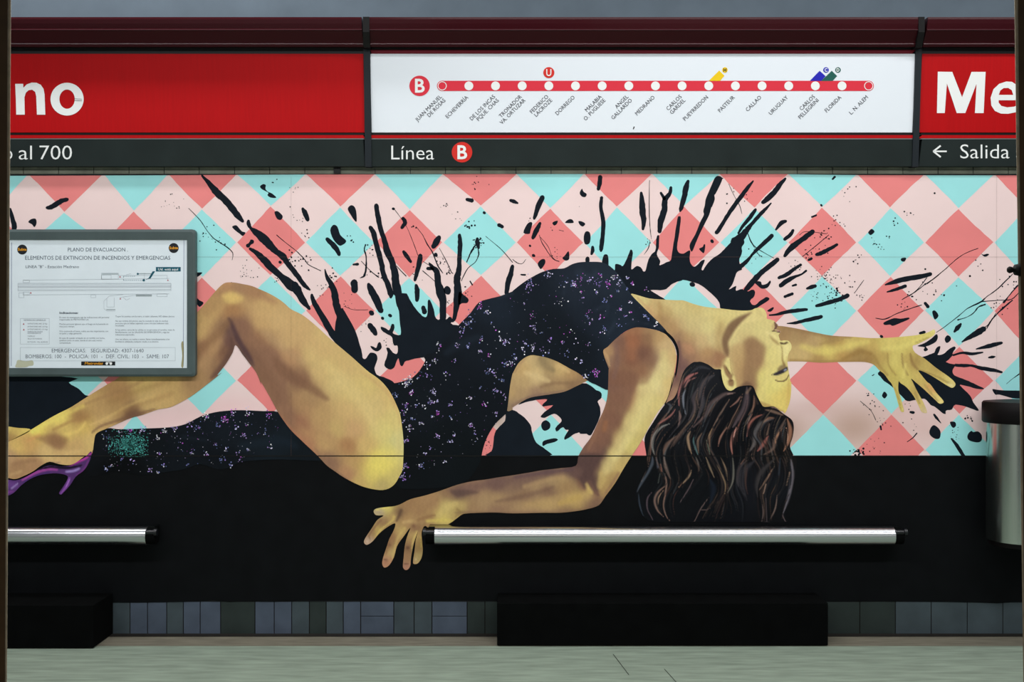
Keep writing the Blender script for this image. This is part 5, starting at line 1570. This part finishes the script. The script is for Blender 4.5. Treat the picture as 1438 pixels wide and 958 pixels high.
# near arm resting on the rail, drooping hand
part('near_arm', '''I 762,670 800,640 860,580 930,525 1000,488 1060,478 1150,490 1230,510 1290,540 1345,610 1370,680 1375,760 1350,900 1340,958 O 1345,50 1320,170 1285,265 1220,350 1150,470 1080,600 990,735 930,830 860,950 U 780,340 725,415 640,445 540,465 400,480 250,480 0,485
  S 1300,358 1180,360 1060,365 1010,375 970,405 915,445 860,470 780,500 740,500 700,470 672,520 676,600 681,680 670,740 640,785 605,790 600,760 612,680 622,590 642,515 605,620 582,740 575,810 545,842 515,820 520,740 530,640 550,560 577,485 520,560 465,640 440,730 400,800 360,821 340,790 350,730 380,640 400,580 440,500
  447,448 370,490 310,540 260,600 212,630 187,610 200,570 260,480 300,420 352,384 290,381 268,350 290,325 370,312 440,305 500,285 580,245 700,215 830,175 970,125 1100,95 1200,82 1300,65 1437,45 U 150,140 250,122 400,105 530,85 552,5 O 600,640 660,560 720,430 770,320 798,200 806,0 I 806,820 772,730''', 9, 2.0,
     '''I 1000,520,9A6A48 1010,590,A86844 900,600,7E5C4C 790,690,B08A5C 850,760,8A6A54 1000,750,8A5A42 1100,700,6E4C40 1150,560,9A7850 1230,560,B8945E 1280,620,C8AA72 1250,800,D6C482 1330,850,D0B878 1200,900,D4C280 1080,850,9A6E4C 950,880,96704E 860,920,7A5848 1180,760,8A6850 1340,740,CCAE70
     O 850,100,7E5C4A 950,60,9A7050 980,150,966A4A 1100,120,CDB878 1200,100,DCD08A 1300,100,D2B870 900,250,8A6246 1000,250,A88055 1080,280,D0BE74 1200,280,D2C072 800,400,8A5E42 880,420,7A543E 960,420,C4AE6A 1060,450,CDBC6C 700,560,8A6046 800,600,6E4C3E 880,600,B89C60 980,620,CABA66 650,660,76544A 740,680,5E4440 850,700,C2AC62
     600,800,54403E 700,800,5A423E 780,820,B8A060 880,820,C0A65E 820,930,B09858
     U 300,130,5E4844 500,110,54403E 620,150,4E3A3A 680,200,54403A 780,150,B89C58 770,260,A88A52 830,220,8A6A48 150,200,7A5E4C 330,200,A08458 420,190,A88A58 200,280,A08258 300,310,7E6048 450,260,9A7A4E 100,340,8A6C4C 300,400,A88A58 500,370,B09250 640,300,BCA058 700,340,7E5E46 700,390,7A5C46 450,440,8A6E4A 100,430,A48558 50,220,7A5E4C
     S 1300,120,6E5248 1100,150,8A6850 990,210,664C42 1200,260,A08258 1300,250,A08256 900,180,8A6A4A 1000,290,B09858 900,320,C2AE62 850,400,C8B45C 960,350,A89050 1100,320,967650 1300,330,8A6A4E 750,270,9E7A50 650,340,9A764C 720,400,A07E4E 550,300,96724A 480,370,6E523C 540,420,A88250 600,440,B8985C 440,400,B89A58 350,440,8E6C46 300,510,B8A050
     260,520,8A6A48 220,600,B09478 420,560,8E6844 500,520,B89C58 400,640,86623F 430,680,B8A060 370,780,A87858 610,480,7A563E 560,650,7A583E 580,600,9E7A4C 610,560,B89C58 550,740,96704A 545,810,A07058 640,620,A08048 640,740,B8A060 380,320,C8BA5A 320,350,B0A078''',
     [('Z 1120,-30 1250,-30 1235,60 1200,150 1140,240 1105,300 1078,365 1062,420 1086,490 1060,482 1037,442 1026,482 1000,470 985,430 965,380 1000,330 1040,250 1100,130', '7C5643', .7, 4.5),
      ('Z 1000,325 1098,325 1072,380 1062,420 1082,482 1052,470 1033,440 1022,472 990,425 930,392 960,372', '4E3A37', .8, 3.5), ('Z 450,462 700,420 980,376 1000,420 900,418 760,440 600,470 480,500 440,490', '6E5248', .6, 5),
      ('Z 640,522 760,492 880,460 872,480 760,516 650,532', '725543', .6, 3), ('Z 490,570 700,574 940,570 1080,540 1080,550 900,584 500,584', '6E543F', .5, 2), ('Z 440,480 520,478 560,490 470,506', '54403A', .6, 3),
      ('Z 1260,20 1310,10 1300,100 1240,220 1170,340 1120,430 1095,440 1110,360 1170,240 1230,130', 'DACB80', .5, 6), ('Z 1100,420 1180,400 1120,500 1090,500', 'A8884E', .6, 4), ('Z 760,540 900,500 1010,490 1060,510 980,545 850,560', 'B8985A', .5, 5),
      ('I 880,600 960,545 1060,535 1150,535 1170,620 1185,720 1190,820 1150,920 1090,958 830,958 825,840 855,700', '80573F', .45, 4), ('I 990,560,40 1000,620,50 1000,720,40', 'A86A46', .4), ('I 870,640,24 880,760,24 850,900,20', '7E5E52', .5), ('I 770,680,10 800,740,12 812,800,8', 'C09A66', .7), ('I 1270,700,40 1270,850,44 O 1200,100,44 1150,250,44 1060,430,44 960,600,36 860,740,30', 'D8CA7E', .5),
      ('I 1340,640,10 1368,760,10 1340,920,12 O 1320,150,12 1270,270,12', 'CCA86A', .6), ('O 780,440,20 770,500,24', '9A6440', .6),
      ('O 640,660,16 720,470,16 790,250,16', '92684C', .45), ('U 650,220,16 690,300,16 720,330,10', '6A4C40', .8), ('U 620,240,14 660,310,18', 'C8AC5E', .6),
      ('U 740,150,20 730,260,24 770,200,24', 'BEA25C', .6), ('U 780,320,12 830,240,12 890,150,12', '8E6A4A', .7), ('U 100,260,20 300,200,22 430,180,18', 'B0905E', .5), ('U 20,180,16 250,145,18 500,115,16', '5E4646', .7),
      ('U 400,400,24 560,350,30', 'B8984E', .6), ('U 0,470,14 250,470,12 540,455,8', '8E6E50', .5),
      ('S 800,250,20 700,320,24 600,400,18', '9A764C', .5), ('S 820,380,24 880,320,30 960,280,24', 'C6B064', .55), ('S 720,430,14 860,425,20 930,430,10', 'D0BE58', .7), ('S 970,330,10 1000,360,10 960,390,8', '8A7040', .6),
      ('S 640,420,14 700,400,14 780,380,10', '8A6640', .6), ('S 500,340,16 480,390,14 460,430,10', '5E4634', .75), ('S 440,390,10 430,420,9 380,460,8 320,510,9 280,570,7', 'C8B058', .7), ('S 330,420,10 270,490,10 225,560,8', '7E5C40', .7), ('S 520,440,16 580,430,16', 'C8A868', .5),
      ('S 530,490,14 480,560,14 450,640,12 430,740,10', 'C0A45C', .65), ('S 420,530,10 395,610,10 370,700,10', '86603E', .6), ('S 400,630,16', '6E4C38', .6), ('S 365,775,14', 'A06C50', .7), ('S 360,755,8 385,760,6', '5A3C30', .6), ('S 605,470,16', '74503A', .7), ('S 630,520,9 600,600,9 590,680,7', 'CCB060', .75),
      ('S 555,655,14', '5E4030', .7), ('S 545,800,12', 'A26E56', .7), ('S 530,790,8 560,785,5', '5E4030', .6), ('S 622,750,10', 'C8B888', .7), ('S 665,560,6 670,650,6', 'BCA84C', .7), ('S 215,600,12', 'C0A890', .6), ('S 240,580,6 225,565,5', '5E4634', .5), ('S 290,335,8 340,322,7 410,315,6', 'D6C85E', .8), ('S 300,358,10 350,365,8', '9E8A6A', .6),
      ('S 690,470,10 700,450,8', '8A6A40', .5)], soft=8)

# joints of the boards, seen as fine dark lines through the paint
m_seam = mat('seam_dark', '241C1C', 0.9)
m_seam2 = mat('seam_soft', '6A5048', 0.9)
for y, w, m in ((640.4, 1.3, m_joint), (361.0, 0.22, m_seam2)):
    paint_layer('board_joint', [(-500, y - w / 2), (1900, y - w / 2), (1900, y + w / 2), (-500, y + w / 2)], 12, m, mural)
for x in (409.0, 1399.3):
    paint_layer('board_joint', [(x - .07, 248), (x + .07, 248), (x + .07, 640), (x - .07, 640)], 12, m_seam2, mural)
